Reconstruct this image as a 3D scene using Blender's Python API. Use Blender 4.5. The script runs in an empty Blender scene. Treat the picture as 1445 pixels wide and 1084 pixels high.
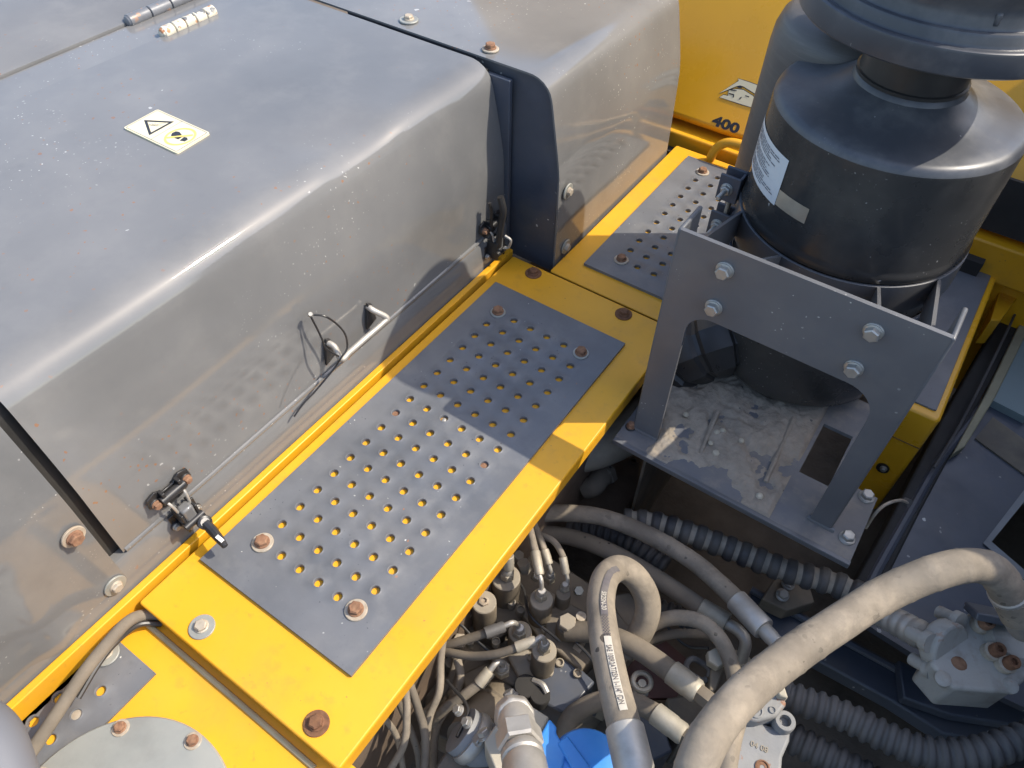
import bpy, bmesh, math, random
import numpy as np
from mathutils import Vector, Matrix, noise
random.seed(7)
S = bpy.context.scene
# ------------------------------------------------------------------ camera
RC = np.array([[0.82435791, 0.56579982, 0.01745256], [0.43652499, -0.61577405, -0.65594837], [-0.36038864, 0.5483547, -0.75460397]])
CC = np.array([16.26620604, -23.25096451, 27.20209225]) * .03
FP = 1064.986
cam = bpy.data.cameras.new('camera')
cam.sensor_width = 36; cam.lens = FP / 1445 * 36; cam.clip_start = .01; cam.clip_end = 500
co = bpy.data.objects.new('camera', cam); S.collection.objects.link(co)
M = Matrix.Identity(4)
for i in range(3):
    M[i][0] = RC[0][i]; M[i][1] = -RC[1][i]; M[i][2] = -RC[2][i]; M[i][3] = CC[i]
co.matrix_world = M
S.camera = co
# ------------------------------------------------------------------ world, sun, exposure
SUN = Vector((.72, .515, 1.0)).normalized()
w = bpy.data.worlds.new('World'); S.world = w; w.use_nodes = True
nt = w.node_tree
sky = nt.nodes.new('ShaderNodeTexSky'); sky.sky_type = 'NISHITA'; sky.sun_disc = False
sky.sun_elevation = math.asin(SUN.z); sky.sun_rotation = math.atan2(SUN.x, SUN.y)
sky.air_density = 1.0; sky.dust_density = 2.0; sky.ozone_density = 1.0
bg = nt.nodes['Background']; bg.inputs[1].default_value = .15
nt.links.new(sky.outputs[0], bg.inputs[0])
sl = bpy.data.lights.new('sun', 'SUN'); sl.energy = 2.35; sl.angle = math.radians(.5); sl.color = (1, .92, .79)
so = bpy.data.objects.new('sun', sl); S.collection.objects.link(so)
so.rotation_euler = SUN.to_track_quat('Z', 'Y').to_euler(); so.location = SUN * 5
S.view_settings.view_transform = 'Standard'; S.view_settings.look = 'None'
S.view_settings.exposure = 1.22; S.view_settings.gamma = 1; S.view_settings.use_curve_mapping = False
S.render.engine = 'CYCLES'
S.render.resolution_x = 1024; S.render.resolution_y = 768

# ------------------------------------------------------------------ pixel -> place
def ray(x, y): return RC.T @ np.array([(x - 722.5) / FP, (y - 542) / FP, 1.0])
def PZ(x, y, z=0.0):
    d = ray(x, y); return Vector(CC + d * (z - CC[2]) / d[2])
def PX(x, y, v):
    d = ray(x, y); return Vector(CC + d * (v - CC[0]) / d[0])
def PY(x, y, v):
    d = ray(x, y); return Vector(CC + d * (v - CC[1]) / d[1])
def depth(p): return float(RC[2] @ (np.array(p) - CC))
def rad(p, wpx): return wpx / 2 * depth(p) / FP

# ------------------------------------------------------------------ materials
MATS = {}
def mat(name, base, rough=.5, metal=0, var=.25, vscale=9, dust=None, dust_amt=0, dscale=5, chips=None, rust=0, bump=0, bscale=40,
        wave=0, wscale=5, coat=0, rvar=.12, spec=.5, streak=None, croug=.1, grime=None, cior=1.5):
    if name in MATS: return MATS[name]
    m = bpy.data.materials.new(name); m.use_nodes = True; N = m.node_tree.nodes; L = m.node_tree.links
    b = N['Principled BSDF']; b.inputs['Metallic'].default_value = metal; b.inputs['Specular IOR Level'].default_value = spec
    b.inputs['Coat Weight'].default_value = coat; b.inputs['Coat Roughness'].default_value = croug; b.inputs['Coat IOR'].default_value = cior
    tc = N.new('ShaderNodeTexCoord'); oi = N.new('ShaderNodeObjectInfo')
    ad = N.new('ShaderNodeVectorMath'); ad.operation = 'ADD'; L.new(tc.outputs['Object'], ad.inputs[0])
    sc = N.new('ShaderNodeVectorMath'); sc.operation = 'SCALE'; sc.inputs[0].default_value = (3, 5, 7); L.new(oi.outputs['Random'], sc.inputs['Scale'])
    L.new(sc.outputs[0], ad.inputs[1]); vec = ad.outputs[0]
    def noi(scale, det=5, rgh=.6, v=vec):
        n = N.new('ShaderNodeTexNoise'); n.inputs['Scale'].default_value = scale; n.inputs['Detail'].default_value = det
        n.inputs['Roughness'].default_value = rgh; L.new(v, n.inputs['Vector']); return n.outputs['Fac']
    def ramp(f, a, c):
        r = N.new('ShaderNodeMapRange'); r.inputs['From Min'].default_value = a; r.inputs['From Max'].default_value = c
        L.new(f, r.inputs['Value']); return r.outputs[0]
    def mul(a, c):
        k = N.new('ShaderNodeMath'); k.operation = 'MULTIPLY'; L.new(a, k.inputs[0])
        if isinstance(c, (int, float)): k.inputs[1].default_value = c
        else: L.new(c, k.inputs[1])
        return k.outputs[0]
    def mix(f, a, c):
        k = N.new('ShaderNodeMix'); k.data_type = 'RGBA'
        L.new(f, k.inputs['Factor'])
        for s, v in ((6, a), (7, c)):
            if isinstance(v, tuple): k.inputs[s].default_value = (*v, 1)
            else: L.new(v, k.inputs[s])
        return k.outputs[2]
    lo = tuple(c * (1 - var) for c in base); hi = tuple(min(1, c * (1 + var)) for c in base)
    col = mix(ramp(noi(vscale), .3, .7), lo, hi)
    rg = None
    dm = None
    if dust:
        dm = mul(ramp(noi(dscale, 6, .55), .28, .78), dust_amt)
        col = mix(dm, col, dust)
    if grime:
        for (gsc, gcol, gamt, g0) in grime: col = mix(mul(ramp(noi(gsc, 7, .62), g0, g0 + .2), gamt), col, gcol)
    cm = None
    if streak:
        mp = N.new('ShaderNodeMapping'); mp.inputs['Scale'].default_value = streak[0]; L.new(vec, mp.inputs['Vector'])
        sm = mul(ramp(noi(1, 6, .7, mp.outputs[0]), .5, .75), streak[2]); col = mix(sm, col, streak[1])
    if chips:
        for (csc, thr, ccol, gate, gs) in chips:
            wv = N.new('ShaderNodeVectorMath'); wv.operation = 'ADD'; L.new(vec, wv.inputs[0])
            nz = N.new('ShaderNodeTexNoise'); nz.inputs['Scale'].default_value = csc * 2.2; L.new(vec, nz.inputs['Vector'])
            ns = N.new('ShaderNodeVectorMath'); ns.operation = 'SCALE'; ns.inputs['Scale'].default_value = .45 / csc; L.new(nz.outputs['Color'], ns.inputs[0])
            L.new(ns.outputs[0], wv.inputs[1])
            v = N.new('ShaderNodeTexVoronoi'); v.inputs['Scale'].default_value = csc; L.new(wv.outputs[0], v.inputs['Vector'])
            # every cell draws its own size from its random colour
            sp = N.new('ShaderNodeSeparateColor'); L.new(v.outputs['Color'], sp.inputs[0])
            siz = ramp(sp.outputs[0], .55, 1.0); siz = mul(siz, thr)
            lt = N.new('ShaderNodeMath'); lt.operation = 'LESS_THAN'; L.new(v.outputs['Distance'], lt.inputs[0]); L.new(siz, lt.inputs[1])
            g = ramp(noi(gs, 3), gate, gate + .12)
            cm = mul(lt.outputs[0], g)
            col = mix(cm, col, ccol)
    if rust:
        rm = mul(ramp(noi(45, 6, .7), .62, .66), rust); col = mix(rm, col, (.28, .11, .045))
    L.new(col, b.inputs['Base Color'])
    r = ramp(noi(vscale * 1.7 + 3, 6), .25, .75)
    rr = N.new('ShaderNodeMapRange'); rr.inputs['To Min'].default_value = max(.03, rough - rvar); rr.inputs['To Max'].default_value = min(1, rough + rvar)
    L.new(r, rr.inputs['Value']); ro = rr.outputs[0]
    if dm is not None:
        a = N.new('ShaderNodeMath'); a.operation = 'MULTIPLY_ADD'; a.use_clamp = True; L.new(dm, a.inputs[0]); a.inputs[1].default_value = .45; L.new(ro, a.inputs[2]); ro = a.outputs[0]
    L.new(ro, b.inputs['Roughness'])
    h = None
    if bump or wave:
        bp = N.new('ShaderNodeBump'); bp.inputs['Distance'].default_value = 1
        if wave:
            k = mul(noi(wscale, 2, .4), wave)
        if bump:
            k2 = mul(noi(bscale, 6), bump)
            if wave:
                q = N.new('ShaderNodeMath'); q.operation = 'ADD'; L.new(k, q.inputs[0]); L.new(k2, q.inputs[1]); k = q.outputs[0]
            else: k = k2
        L.new(k, bp.inputs['Height']); L.new(bp.outputs[0], b.inputs['Normal'])
        if coat: L.new(bp.outputs[0], b.inputs['Coat Normal'])
    MATS[name] = m; return m

WCH = (.55, .54, .5); RCH = (.33, .14, .06)
m_hood = mat('grey hood paint', (.118, .118, .117), .6, var=.10, vscale=4, dust=(.24, .233, .222), dust_amt=.55, dscale=3.5, coat=.8, croug=.04, cior=1.6, spec=.15, grime=[(14, (.20, .193, .18), .25, .5), (30, (.09, .09, .092), .2, .58)],
             chips=[(42, .11, (.40, .39, .37), .53, 3.5), (95, .15, (.38, .37, .35), .51, 4), (190, .22, (.35, .34, .32), .49, 4), (60, .16, (.22, .11, .065), .51, 3), (115, .22, (.24, .13, .08), .49, 3.5)], wave=.0007, wscale=4, bump=.00005, bscale=300, rvar=.06)
m_tread = mat('grey tread paint', (.100, .107, .119), .38, var=.18, vscale=12, grime=[(17, (.22, .215, .205), .4, .54), (40, (.06, .06, .063), .3, .6)], dust=(.24, .23, .22), dust_amt=.35, dscale=9,
              chips=[(110, .13, WCH, .5, 8), (60, .11, RCH, .55, 7), (200, .2, (.05, .05, .055), .5, 12)], bump=.0001, bscale=250)
m_yellow = mat('yellow paint', (.70, .33, .005), .36, var=.07, vscale=7, grime=[(11, (.50, .26, .04), .4, .52), (38, (.32, .17, .05), .35, .58), (90, (.25, .13, .045), .5, .62)], dust=(.64, .36, .05), dust_amt=.4, dscale=6,
               chips=[(60, .1, (.16, .07, .03), .52, 8), (140, .13, (.35, .17, .05), .48, 10)], bump=.00008, bscale=200, rvar=.08)
m_yellow2 = mat('yellow wall paint', (.80, .39, .012), .22, var=.08, vscale=4, dust=(.5, .27, .05), dust_amt=.3, dscale=5, wave=.002, wscale=4,
                chips=[(80, .09, (.2, .1, .03), .56, 8)])
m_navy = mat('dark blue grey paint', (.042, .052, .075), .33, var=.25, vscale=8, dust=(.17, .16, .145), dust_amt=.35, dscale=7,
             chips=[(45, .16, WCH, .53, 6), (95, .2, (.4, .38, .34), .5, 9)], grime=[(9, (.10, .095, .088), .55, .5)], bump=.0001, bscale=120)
m_brk = mat('bracket grey paint', (.10, .103, .11), .34, var=.12, vscale=6, dust=(.2, .19, .18), dust_amt=.25, dscale=6,
            chips=[(90, .18, WCH, .54, 8), (200, .22, WCH, .54, 6)], grime=[(12, (.14, .135, .128), .5, .52)], wave=.0008, wscale=7)
m_can = mat('black canister paint', (.020, .020, .021), .22, var=.25, vscale=6, dust=(.10, .095, .085), dust_amt=.4, dscale=5,
            chips=[(60, .12, (.35, .34, .32), .53, 4), (130, .16, (.3, .29, .27), .53, 5), (260, .22, (.2, .19, .18), .52, 5)], wave=.001, grime=[(9, (.075, .07, .062), .7, .5)], wscale=6)
m_canTop = mat('dusty dark grey paint', (.034, .038, .047), .30, var=.2, vscale=7, dust=(.15, .15, .155), dust_amt=.55, dscale=5,
               chips=[(60, .12, (.4, .39, .37), .53, 4), (130, .16, (.36, .35, .33), .53, 5), (260, .22, (.3, .29, .28), .52, 5)], grime=[(10, (.15, .148, .145), .6, .47), (34, (.035, .038, .045), .5, .55)])
m_canB = mat('reflection-banded dark grey', (.085, .08, .076), .42, var=.15, vscale=8, streak=((12, 12, 220), (.16, .15, .14), .5))  # lighter streaks paint in the drum's horizontal reflection bands
m_black = mat('black plastic', (.012, .012, .013), .3, var=.3, vscale=20, dust=(.11, .1, .09), dust_amt=.3, dscale=14)
m_seal = mat('black rubber seal', (.012, .012, .012), .7, var=.3, dust=(.08, .07, .06), dust_amt=.5, dscale=8)
m_hose = mat('dusty grey brown hose rubber', (.20, .168, .128), .78, var=.3, vscale=20, dust=(.30, .25, .185), dust_amt=.8, dscale=16, bump=.0011, bscale=55,
             chips=[(50, .3, (.085, .07, .055), .48, 10), (110, .35, (.10, .085, .066), .5, 14)], grime=[(12, (.12, .10, .077), .55, .5), (30, (.36, .30, .225), .7, .5)], streak=((9, 9, 60), (.10, .085, .068), .55))
m_hoseD = mat('dark dusty hose rubber', (.115, .097, .075), .75, var=.35, vscale=22, dust=(.25, .205, .15), dust_amt=.85, dscale=14, bump=.0009, bscale=60,
              chips=[(90, .25, (.03, .027, .024), .5, 12)])
m_sleeve = mat('matte grey sleeve', (.13, .135, .15), .6, var=.08, vscale=4)
m_mudG = mat('mud packed in grooves', (.34, .30, .235), .9, var=.3, vscale=40, dust=(.06, .06, .062), dust_amt=.45, dscale=26, bump=.001, bscale=120)
m_corr = mat('black corrugated conduit', (.03, .032, .037), .5, var=.3, vscale=18, dust=(.22, .20, .175), dust_amt=.6, dscale=11)
m_corrM = mat('muddy corrugated conduit', (.03, .031, .036), .5, var=.3, vscale=18, dust=(.25, .22, .17), dust_amt=.55, dscale=16, bump=.0006, bscale=90)
m_zinc = mat('zinc plated steel', (.50, .475, .43), .42, metal=.6, var=.2, vscale=30, dust=(.32, .28, .22), dust_amt=.55, dscale=25)
m_zincD = mat('dusty zinc fitting', (.46, .42, .34), .5, metal=.55, var=.2, vscale=30, dust=(.34, .29, .21), dust_amt=.8, dscale=18, bump=.0003, bscale=150)
m_bolt = mat('bolt steel', (.42, .41, .38), .42, metal=.7, var=.2, vscale=60, dust=(.34, .3, .24), dust_amt=.5, dscale=60)
m_rusty = mat('rusted bolt', (.15, .07, .04), .85, var=.4, vscale=160, dust=(.34, .20, .115), dust_amt=.8, dscale=150, bump=.0004, bscale=400)
m_rustD = mat('dark rusted bolt', (.13, .06, .032), .85, var=.4, vscale=160, dust=(.26, .13, .06), dust_amt=.5, dscale=120, bump=.0004, bscale=400)
m_wash = mat('grubby washer', (.42, .38, .31), .6, metal=.3, var=.25, vscale=90, dust=(.36, .24, .14), dust_amt=.6, dscale=70)
m_cast = mat('cast grey valve', (.23, .205, .165), .6, var=.25, vscale=25, dust=(.40, .33, .235), dust_amt=.85, dscale=14, bump=.0004, bscale=160)
m_castD = mat('black dusty casting', (.055, .048, .04), .5, var=.3, vscale=20, dust=(.30, .24, .165), dust_amt=.9, dscale=12, bump=.0004, bscale=140)
m_castG = mat('grey primer casting', (.21, .215, .22), .55, var=.15, vscale=20, dust=(.33, .30, .25), dust_amt=.45, dscale=14, bump=.0004, bscale=150, rust=.8)
m_white = mat('off white casting', (.38, .37, .335), .5, var=.15, vscale=18, dust=(.25, .21, .16), dust_amt=.55, dscale=18, bump=.0005, bscale=120, rust=.4, grime=[(16, (.12, .11, .085), .75, .5), (40, (.2, .15, .10), .5, .54)])
m_beige = mat('beige dusty block', (.40, .355, .27), .6, var=.12, vscale=18, dust=(.5, .45, .35), dust_amt=.5, dscale=14, bump=.0003, bscale=150)
m_blue = mat('blue paint', (.02, .21, .62), .38, var=.12, vscale=14, dust=(.2, .38, .6), dust_amt=.35, dscale=16, chips=[(90, .13, (.6, .66, .7), .55, 12)])
m_floor = mat('dark oily floor', (.08, .062, .045), .85, var=.5, vscale=14, dust=(.20, .155, .11), dust_amt=.8, dscale=8, bump=.004, bscale=30)
m_brown = mat('muddy brown steel', (.13, .09, .06), .8, var=.35, vscale=16, dust=(.16, .12, .085), dust_amt=.5, dscale=12)
m_mud = mat('dried mud', (.25, .212, .168), .95, var=.28, vscale=60, dust=(.36, .31, .245), dust_amt=.75, dscale=22, bump=.0016, bscale=220,
            chips=[(75, .2, (.09, .085, .078), .42, 18)])
m_disc = mat('pale grey green disc', (.30, .31, .285), .42, metal=.35, var=.12, vscale=9, dust=(.38, .36, .31), dust_amt=.6, dscale=9, grime=[(16, (.2, .19, .17), .4, .55)])
m_pale = mat('pale green grey panel', (.20, .26, .26), .5, var=.1, vscale=5, dust=(.3, .3, .27), dust_amt=.3, dscale=6)
m_cream = mat('cream dusty frame', (.36, .32, .2), .6, var=.2, vscale=12, dust=(.22, .19, .13), dust_amt=.6, dscale=14)
m_sticker = mat('cream vinyl', (.70, .63, .42), .45, var=.05, dust=(.6, .53, .38), dust_amt=.4, dscale=30)
m_ink = mat('black print', (.02, .02, .025), .45, var=.2)
m_inkG = mat('grey print', (.16, .16, .17), .5, var=.2)
m_yink = mat('yellow print', (.82, .60, .13), .45, var=.12, vscale=60)
m_paper = mat('white label', (.62, .63, .63), .5, var=.06, vscale=20, dust=(.45, .43, .4), dust_amt=.3, dscale=20)
m_foil = mat('foil label', (.55, .47, .36), .35, metal=.6, var=.15, vscale=40, dust=(.5, .45, .36), dust_amt=.5, dscale=30)
m_wht = mat('pale hose print', (.58, .54, .46), .7, var=.2, vscale=60, dust=(.32, .28, .22), dust_amt=.7, dscale=60)
m_dink = mat('dark hose stripe', (.085, .075, .085), .6, var=.25, vscale=60, dust=(.2, .18, .15), dust_amt=.7, dscale=40)
m_hinge = mat('worn hinge paint', (.52, .48, .38), .55, var=.2, vscale=60, chips=[(110, .75, (.13, .135, .14), .40, 30), (150, .7, (.40, .17, .07), .44, 40)])
m_hingeG = mat('grey hinge paint', (.13, .135, .145), .45, var=.2, vscale=40, chips=[(110, .6, (.38, .18, .08), .5, 30)])

# ------------------------------------------------------------------ mesh builder
class MB:
    def __init__(s): s.v = []; s.f = []; s.mi = []
    def add(s, vs, fs, T=None, mi=0):
        o = len(s.v)
        for p in vs:
            p = Vector(p); s.v.append(T @ p if T is not None else p)
        for f in fs: s.f.append([i + o for i in f]); s.mi.append(mi)
        return s
    def box(s, c, size, T=None, mi=0):
        x, y, z = [q / 2 for q in size]
        vs = [(c[0] + i * x, c[1] + j * y, c[2] + k * z) for i in (-1, 1) for j in (-1, 1) for k in (-1, 1)]
        return s.add(vs, [(0, 1, 3, 2), (4, 6, 7, 5), (0, 4, 5, 1), (2, 3, 7, 6), (0, 2, 6, 4), (1, 5, 7, 3)], T, mi)
    def span(s, a, b, T=None, mi=0):
        return s.box([(p + q) / 2 for p, q in zip(a, b)], [abs(q - p) for p, q in zip(a, b)], T, mi)
    def prism(s, poly, h0, h1, T=None, mi=0):          # polygon in xy, counter-clockwise, from z h0 to h1
        n = len(poly)
        vs = [(p[0], p[1], h0) for p in poly] + [(p[0], p[1], h1) for p in poly]
        fs = [tuple(range(n - 1, -1, -1)), tuple(range(n, 2 * n))] + [(i, (i + 1) % n, n + (i + 1) % n, n + i) for i in range(n)]
        return s.add(vs, fs, T, mi)
    def lathe(s, prof, n=32, T=None, mi=0, cap=True):   # prof [(r,z)...] bottom to top
        vs = []; fs = []
        for r, z in prof:
            for k in range(n):
                a = 2 * math.pi * k / n; vs.append((r * math.cos(a), r * math.sin(a), z))
        for j in range(len(prof) - 1):
            for k in range(n):
                k2 = (k + 1) % n; fs.append((j * n + k, j * n + k2, (j + 1) * n + k2, (j + 1) * n + k))
        if cap:
            fs.append(tuple(range(n - 1, -1, -1))); fs.append(tuple(range((len(prof) - 1) * n, len(prof) * n)))
        return s.add(vs, fs, T, mi)
    def tube(s, pts, r, n=16, rf=None, cap=True, mi=0, mif=None):
        P = [Vector(p) for p in pts]; m = len(P)
        T = [(P[min(i + 1, m - 1)] - P[max(i - 1, 0)]).normalized() for i in range(m)]
        u = T[0].orthogonal().normalized(); vs = []; fs = []; L = 0
        for i in range(m):
            if i: L += (P[i] - P[i - 1]).length
            u = (u - T[i] * u.dot(T[i])).normalized(); v = T[i].cross(u)
            rr = rf(L, i / (m - 1)) if rf else (r[i] if isinstance(r, (list, tuple)) else r)
            for k in range(n):
                a = 2 * math.pi * k / n; vs.append(P[i] + (u * math.cos(a) + v * math.sin(a)) * rr)
        for i in range(m - 1):
            for k in range(n):
                k2 = (k + 1) % n; fs.append((i * n + k, i * n + k2, (i + 1) * n + k2, (i + 1) * n + k))
        if cap: fs.append(tuple(range(n - 1, -1, -1))); fs.append(tuple(range((m - 1) * n, m * n)))
        s.add(vs, fs, None, mi)
        if mif:
            b0 = len(s.mi) - len(fs); L = 0
            for i in range(m - 1):
                L += (P[i + 1] - P[i]).length
                for k in range(n): s.mi[b0 + i * n + k] = mif(L)
        return s
    def mesh(s, name, mats, smooth=True, ang=35):
        me = bpy.data.meshes.new(name); me.from_pydata(s.v, [], s.f)
        for m_ in (mats if isinstance(mats, (list, tuple)) else [mats]): me.materials.append(m_)
        me.polygons.foreach_set('material_index', s.mi)
        bm = bmesh.new(); bm.from_mesh(me); bmesh.ops.recalc_face_normals(bm, faces=bm.faces); bm.to_mesh(me); bm.free()
        if smooth:
            me.polygons.foreach_set('use_smooth', [True] * len(me.polygons)); me.set_sharp_from_angle(angle=math.radians(ang))
        me.update(); return me
    def build(s, name, mats, parent=None, bevel=0, smooth=True, seg=2, ang=35):
        return link(name, s.mesh(name, mats, smooth, ang), parent, bevel, seg)
def link(name, me, parent=None, bevel=0, seg=2, T=None):
    o = bpy.data.objects.new(name, me); S.collection.objects.link(o)
    if parent is not None:
        o.parent = parent; o.matrix_parent_inverse = WM(parent).inverted()
    if T is not None: o.matrix_basis = T
    if bevel:
        b = o.modifiers.new('bevel', 'BEVEL'); b.width = bevel; b.segments = seg; b.limit_method = 'ANGLE'; b.angle_limit = math.radians(40)
        b.harden_normals = False
    return o
def WM(o):
    m = o.matrix_basis.copy()
    return WM(o.parent) @ o.matrix_parent_inverse @ m if o.parent else m
def tag(o, label, cat, group=None, kind=None):
    o['label'] = label; o['category'] = cat
    if group: o['group'] = group
    if kind: o['kind'] = kind
    return o
def thing(name, loc, label, cat, group=None):
    e = bpy.data.objects.new(name, None); S.collection.objects.link(e); e.location = loc; e.empty_display_size = .02
    e.matrix_basis = Matrix.Translation(Vector(loc)); return tag(e, label, cat, group)
def frame(p, n, up=(0, 0, 1), roll=0):
    n = Vector(n).normalized(); up = Vector(up)
    if abs(n.dot(up)) > .95: up = Vector((0, 1, 0))
    x = up.cross(n).normalized(); y = n.cross(x)
    m = Matrix((x, y, n)).transposed().to_4x4(); m.translation = Vector(p)
    return m @ Matrix.Rotation(roll, 4, 'Z')
def cr(pts, sub=10):
    P = [Vector(p) for p in pts]; P = [P[0] * 2 - P[1]] + P + [P[-1] * 2 - P[-2]]; out = []
    for i in range(1, len(P) - 2):
        a, b, c, d = P[i - 1], P[i], P[i + 1], P[i + 2]
        for k in range(sub):
            t = k / sub
            out.append(.5 * ((2 * b) + (c - a) * t + (2 * a - 5 * b + 4 * c - d) * t * t + (3 * b - a - 3 * c + d) * t ** 3))
    out.append(P[-2]); return out
def arc(cx, cy, r, a0, a1, n):
    return [(cx + r * math.cos(math.radians(a0 + (a1 - a0) * k / n)), cy + r * math.sin(math.radians(a0 + (a1 - a0) * k / n))) for k in range(n + 1)]

def pxpoly(pts, z): return [tuple(PZ(x, y, z).xy) for x, y in pts]
def ccw(pp): return pp if sum(pp[k][0] * pp[(k + 1) % len(pp)][1] - pp[(k + 1) % len(pp)][0] * pp[k][1] for k in range(len(pp))) > 0 else pp[::-1]
# bolts: one mesh per look, copied
def bolt_mesh(name, hexw, wr, hm, wm, hh=.006, rnd=False):
    b = MB()
    b.lathe([(wr, 0), (wr, .0016), (wr - .0006, .0022)], 28, mi=1)
    r = hexw / math.sqrt(3)
    b.lathe([(r * 1.12, .002), (r * 1.12, .0034), (r * .95, .0042)], 24, mi=0)
    if rnd: b.lathe([(r * .9, .004), (r * .9, hh), (r * .7, hh + .0015)], 18, mi=0)
    else: b.lathe([(r, .004), (r, hh + .002), (r * .82, hh + .0034)], 6, mi=0)
    return b.mesh(name, [hm, wm], ang=30)
B_rust = bolt_mesh('bolt', .0135, .0125, m_rusty, m_wash)
B_rustall = bolt_mesh('bolt', .0135, .0135, m_rustD, m_rustD)
B_rustpale = bolt_mesh('bolt', .0135, .0115, m_rusty, m_disc)
B_zinc = bolt_mesh('bolt', .016, .0115, m_bolt, m_bolt, .008)
B_small = bolt_mesh('bolt', .009, .007, m_rusty, m_black, .005)
B_smallz = bolt_mesh('bolt', .009, .007, m_bolt, m_black, .005)
B_stain = bolt_mesh('bolt', .0125, .0145, m_wash, m_disc, .005)
def bolt(me, p, n, parent, roll=None, s=1):
    roll = random.uniform(0, 1) if roll is None else roll
    return link('bolt', me, parent, T=frame(p, n, roll=roll) @ Matrix.Scale(s, 4))

def text_geo(s, size, offset=0, depthz=0, sx=1):
    c = bpy.data.curves.new('t', 'FONT'); c.body = s; c.size = size; c.offset = offset; c.extrude = depthz; c.resolution_u = 3
    o = bpy.data.objects.new('t', c); S.collection.objects.link(o)
    bpy.context.view_layer.update()
    me = o.evaluated_get(bpy.context.evaluated_depsgraph_get()).to_mesh()
    vs = [(v.co.x * sx, v.co.y, v.co.z) for v in me.vertices]; fs = [tuple(p.vertices) for p in me.polygons]
    bpy.data.objects.remove(o); bpy.data.curves.remove(c)
    return vs, fs

# ------------------------------------------------------------------ setting
g = MB(); g.span((-3, -3, -.40), (3, 3, -.37)); fl = g.build('ground', m_floor, smooth=False); fl['kind'] = 'structure'; fl['label'] = 'dark oily floor below the machine deck'

# ------------------------------------------------------------------ hoods
def sheet(b, prof, y0, y1, th, ny=2, deform=None, mi=0):
    P = [Vector((p[0], p[1])) for p in prof]; n = len(P); inn = []
    for i in range(n):
        t = (P[min(i + 1, n - 1)] - P[max(i - 1, 0)]).normalized(); inn.append(P[i] + Vector((t.y, -t.x)) * th)
    loop = P + inn[::-1]; m = len(loop); vs = []; fs = []
    for j in range(ny + 1):
        y = y0 + (y1 - y0) * j / ny
        for q in loop:
            p = Vector((q.x, y, q.y)); vs.append(deform(p) if deform else p)
    for j in range(ny):
        for k in range(m):
            k2 = (k + 1) % m; fs.append((j * m + k, j * m + k2, (j + 1) * m + k2, (j + 1) * m + k))
    fs.append(tuple(range(m))); fs.append(tuple(range(ny * m + m - 1, ny * m - 1, -1)))
    # end caps as strips
    fs = fs[:-2]
    for j in (0, ny):
        for k in range(n - 1): fs.append((j * m + k, j * m + k + 1, j * m + m - 2 - k, j * m + m - 1 - k))
    return b.add(vs, fs, None, mi)
def profile(dx, zb, xtop, ntop=10, dz=0):
    top = [(xtop + (-.062 + dx - xtop) * k / ntop, .309 + dz) for k in range(ntop)]
    a = [(-.062 + dx, .309 + dz), (-.052 + dx, .3086 + dz), (-.043 + dx, .3065 + dz), (-.034 + dx, .302 + dz), (-.027 + dx, .296 + dz), (-.0222 + dx, .289 + dz), (-.0192 + dx, .281 + dz), (-.017 + dx, .272 + dz)]
    s_ = [(-.0115 + dx, .245 + dz), (-.0065 + dx, .218 + dz), (-.002 + dx, .192 + dz), (.001 + dx, .172 + dz), (.002 + dx, .160 + dz)]
    s_ += [(.002 + dx + .003 * (k / 6), .160 + (zb - .160) * k / 6) for k in range(1, 7)]
    return top + a + s_
DX = -.0945
def dent(p):
    q = Vector(p)
    if q.z > .2:
        # long soft dent pressed into the edge, and a few shallow ripples
        e = math.exp(-((q.y + .115) / .058) ** 4) * math.exp(-((q.x + .145) / .042) ** 2)
        q.z -= .005 * e; q.x -= .0025 * e
    q.z += .0012 * noise.noise(Vector((q.x * 5, q.y * 5, 2))) if q.z > .25 else 0
    if q.z < .27: q.x += .0014 * noise.noise(Vector((q.z * 7, q.y * 5, 9)))
    return q
hood = thing('engine_hood', (DX, -.22, .055), 'long scratched grey engine hood door carrying the warning sticker', 'hood')
b = MB(); sheet(b, profile(DX, .052, -.552, 24), -.597, .146, .003, 110, dent); b.build('hood_panel', m_hood, hood, ang=50)
b = MB(); b.tube([(-.0905, -.594, .053), (-.0905, .085, .053)], .0038, 10); b.build('bottom_lip', m_hood, hood)
# inner frame, filled black for the dark hood interior behind the gaps
fr = MB(); fr.prism([(x - .0095, z - .0085) for x, z in profile(DX, -.02, -.5, 3)] + [(-.5, -.02)], -.640, -.575, Matrix(((1, 0, 0, 0), (0, 0, 1, 0), (0, 1, 0, 0), (0, 0, 0, 1))))
fr.span((-.5, .138, -.02), (-.125, .153, .297)); fr.span((-.50, -.574, .06), (-.13, .137, .25))
fr.build('inner_frame', m_seal, hood, smooth=False)
# post between the hoods
po = MB(); po.span((-.16, .147, -.01), (-.0845, .1545, .293)); tag(po.build('corner_post', m_navy, bevel=.001), 'narrow dark blue post in the corner between the two hoods', 'post')
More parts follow.
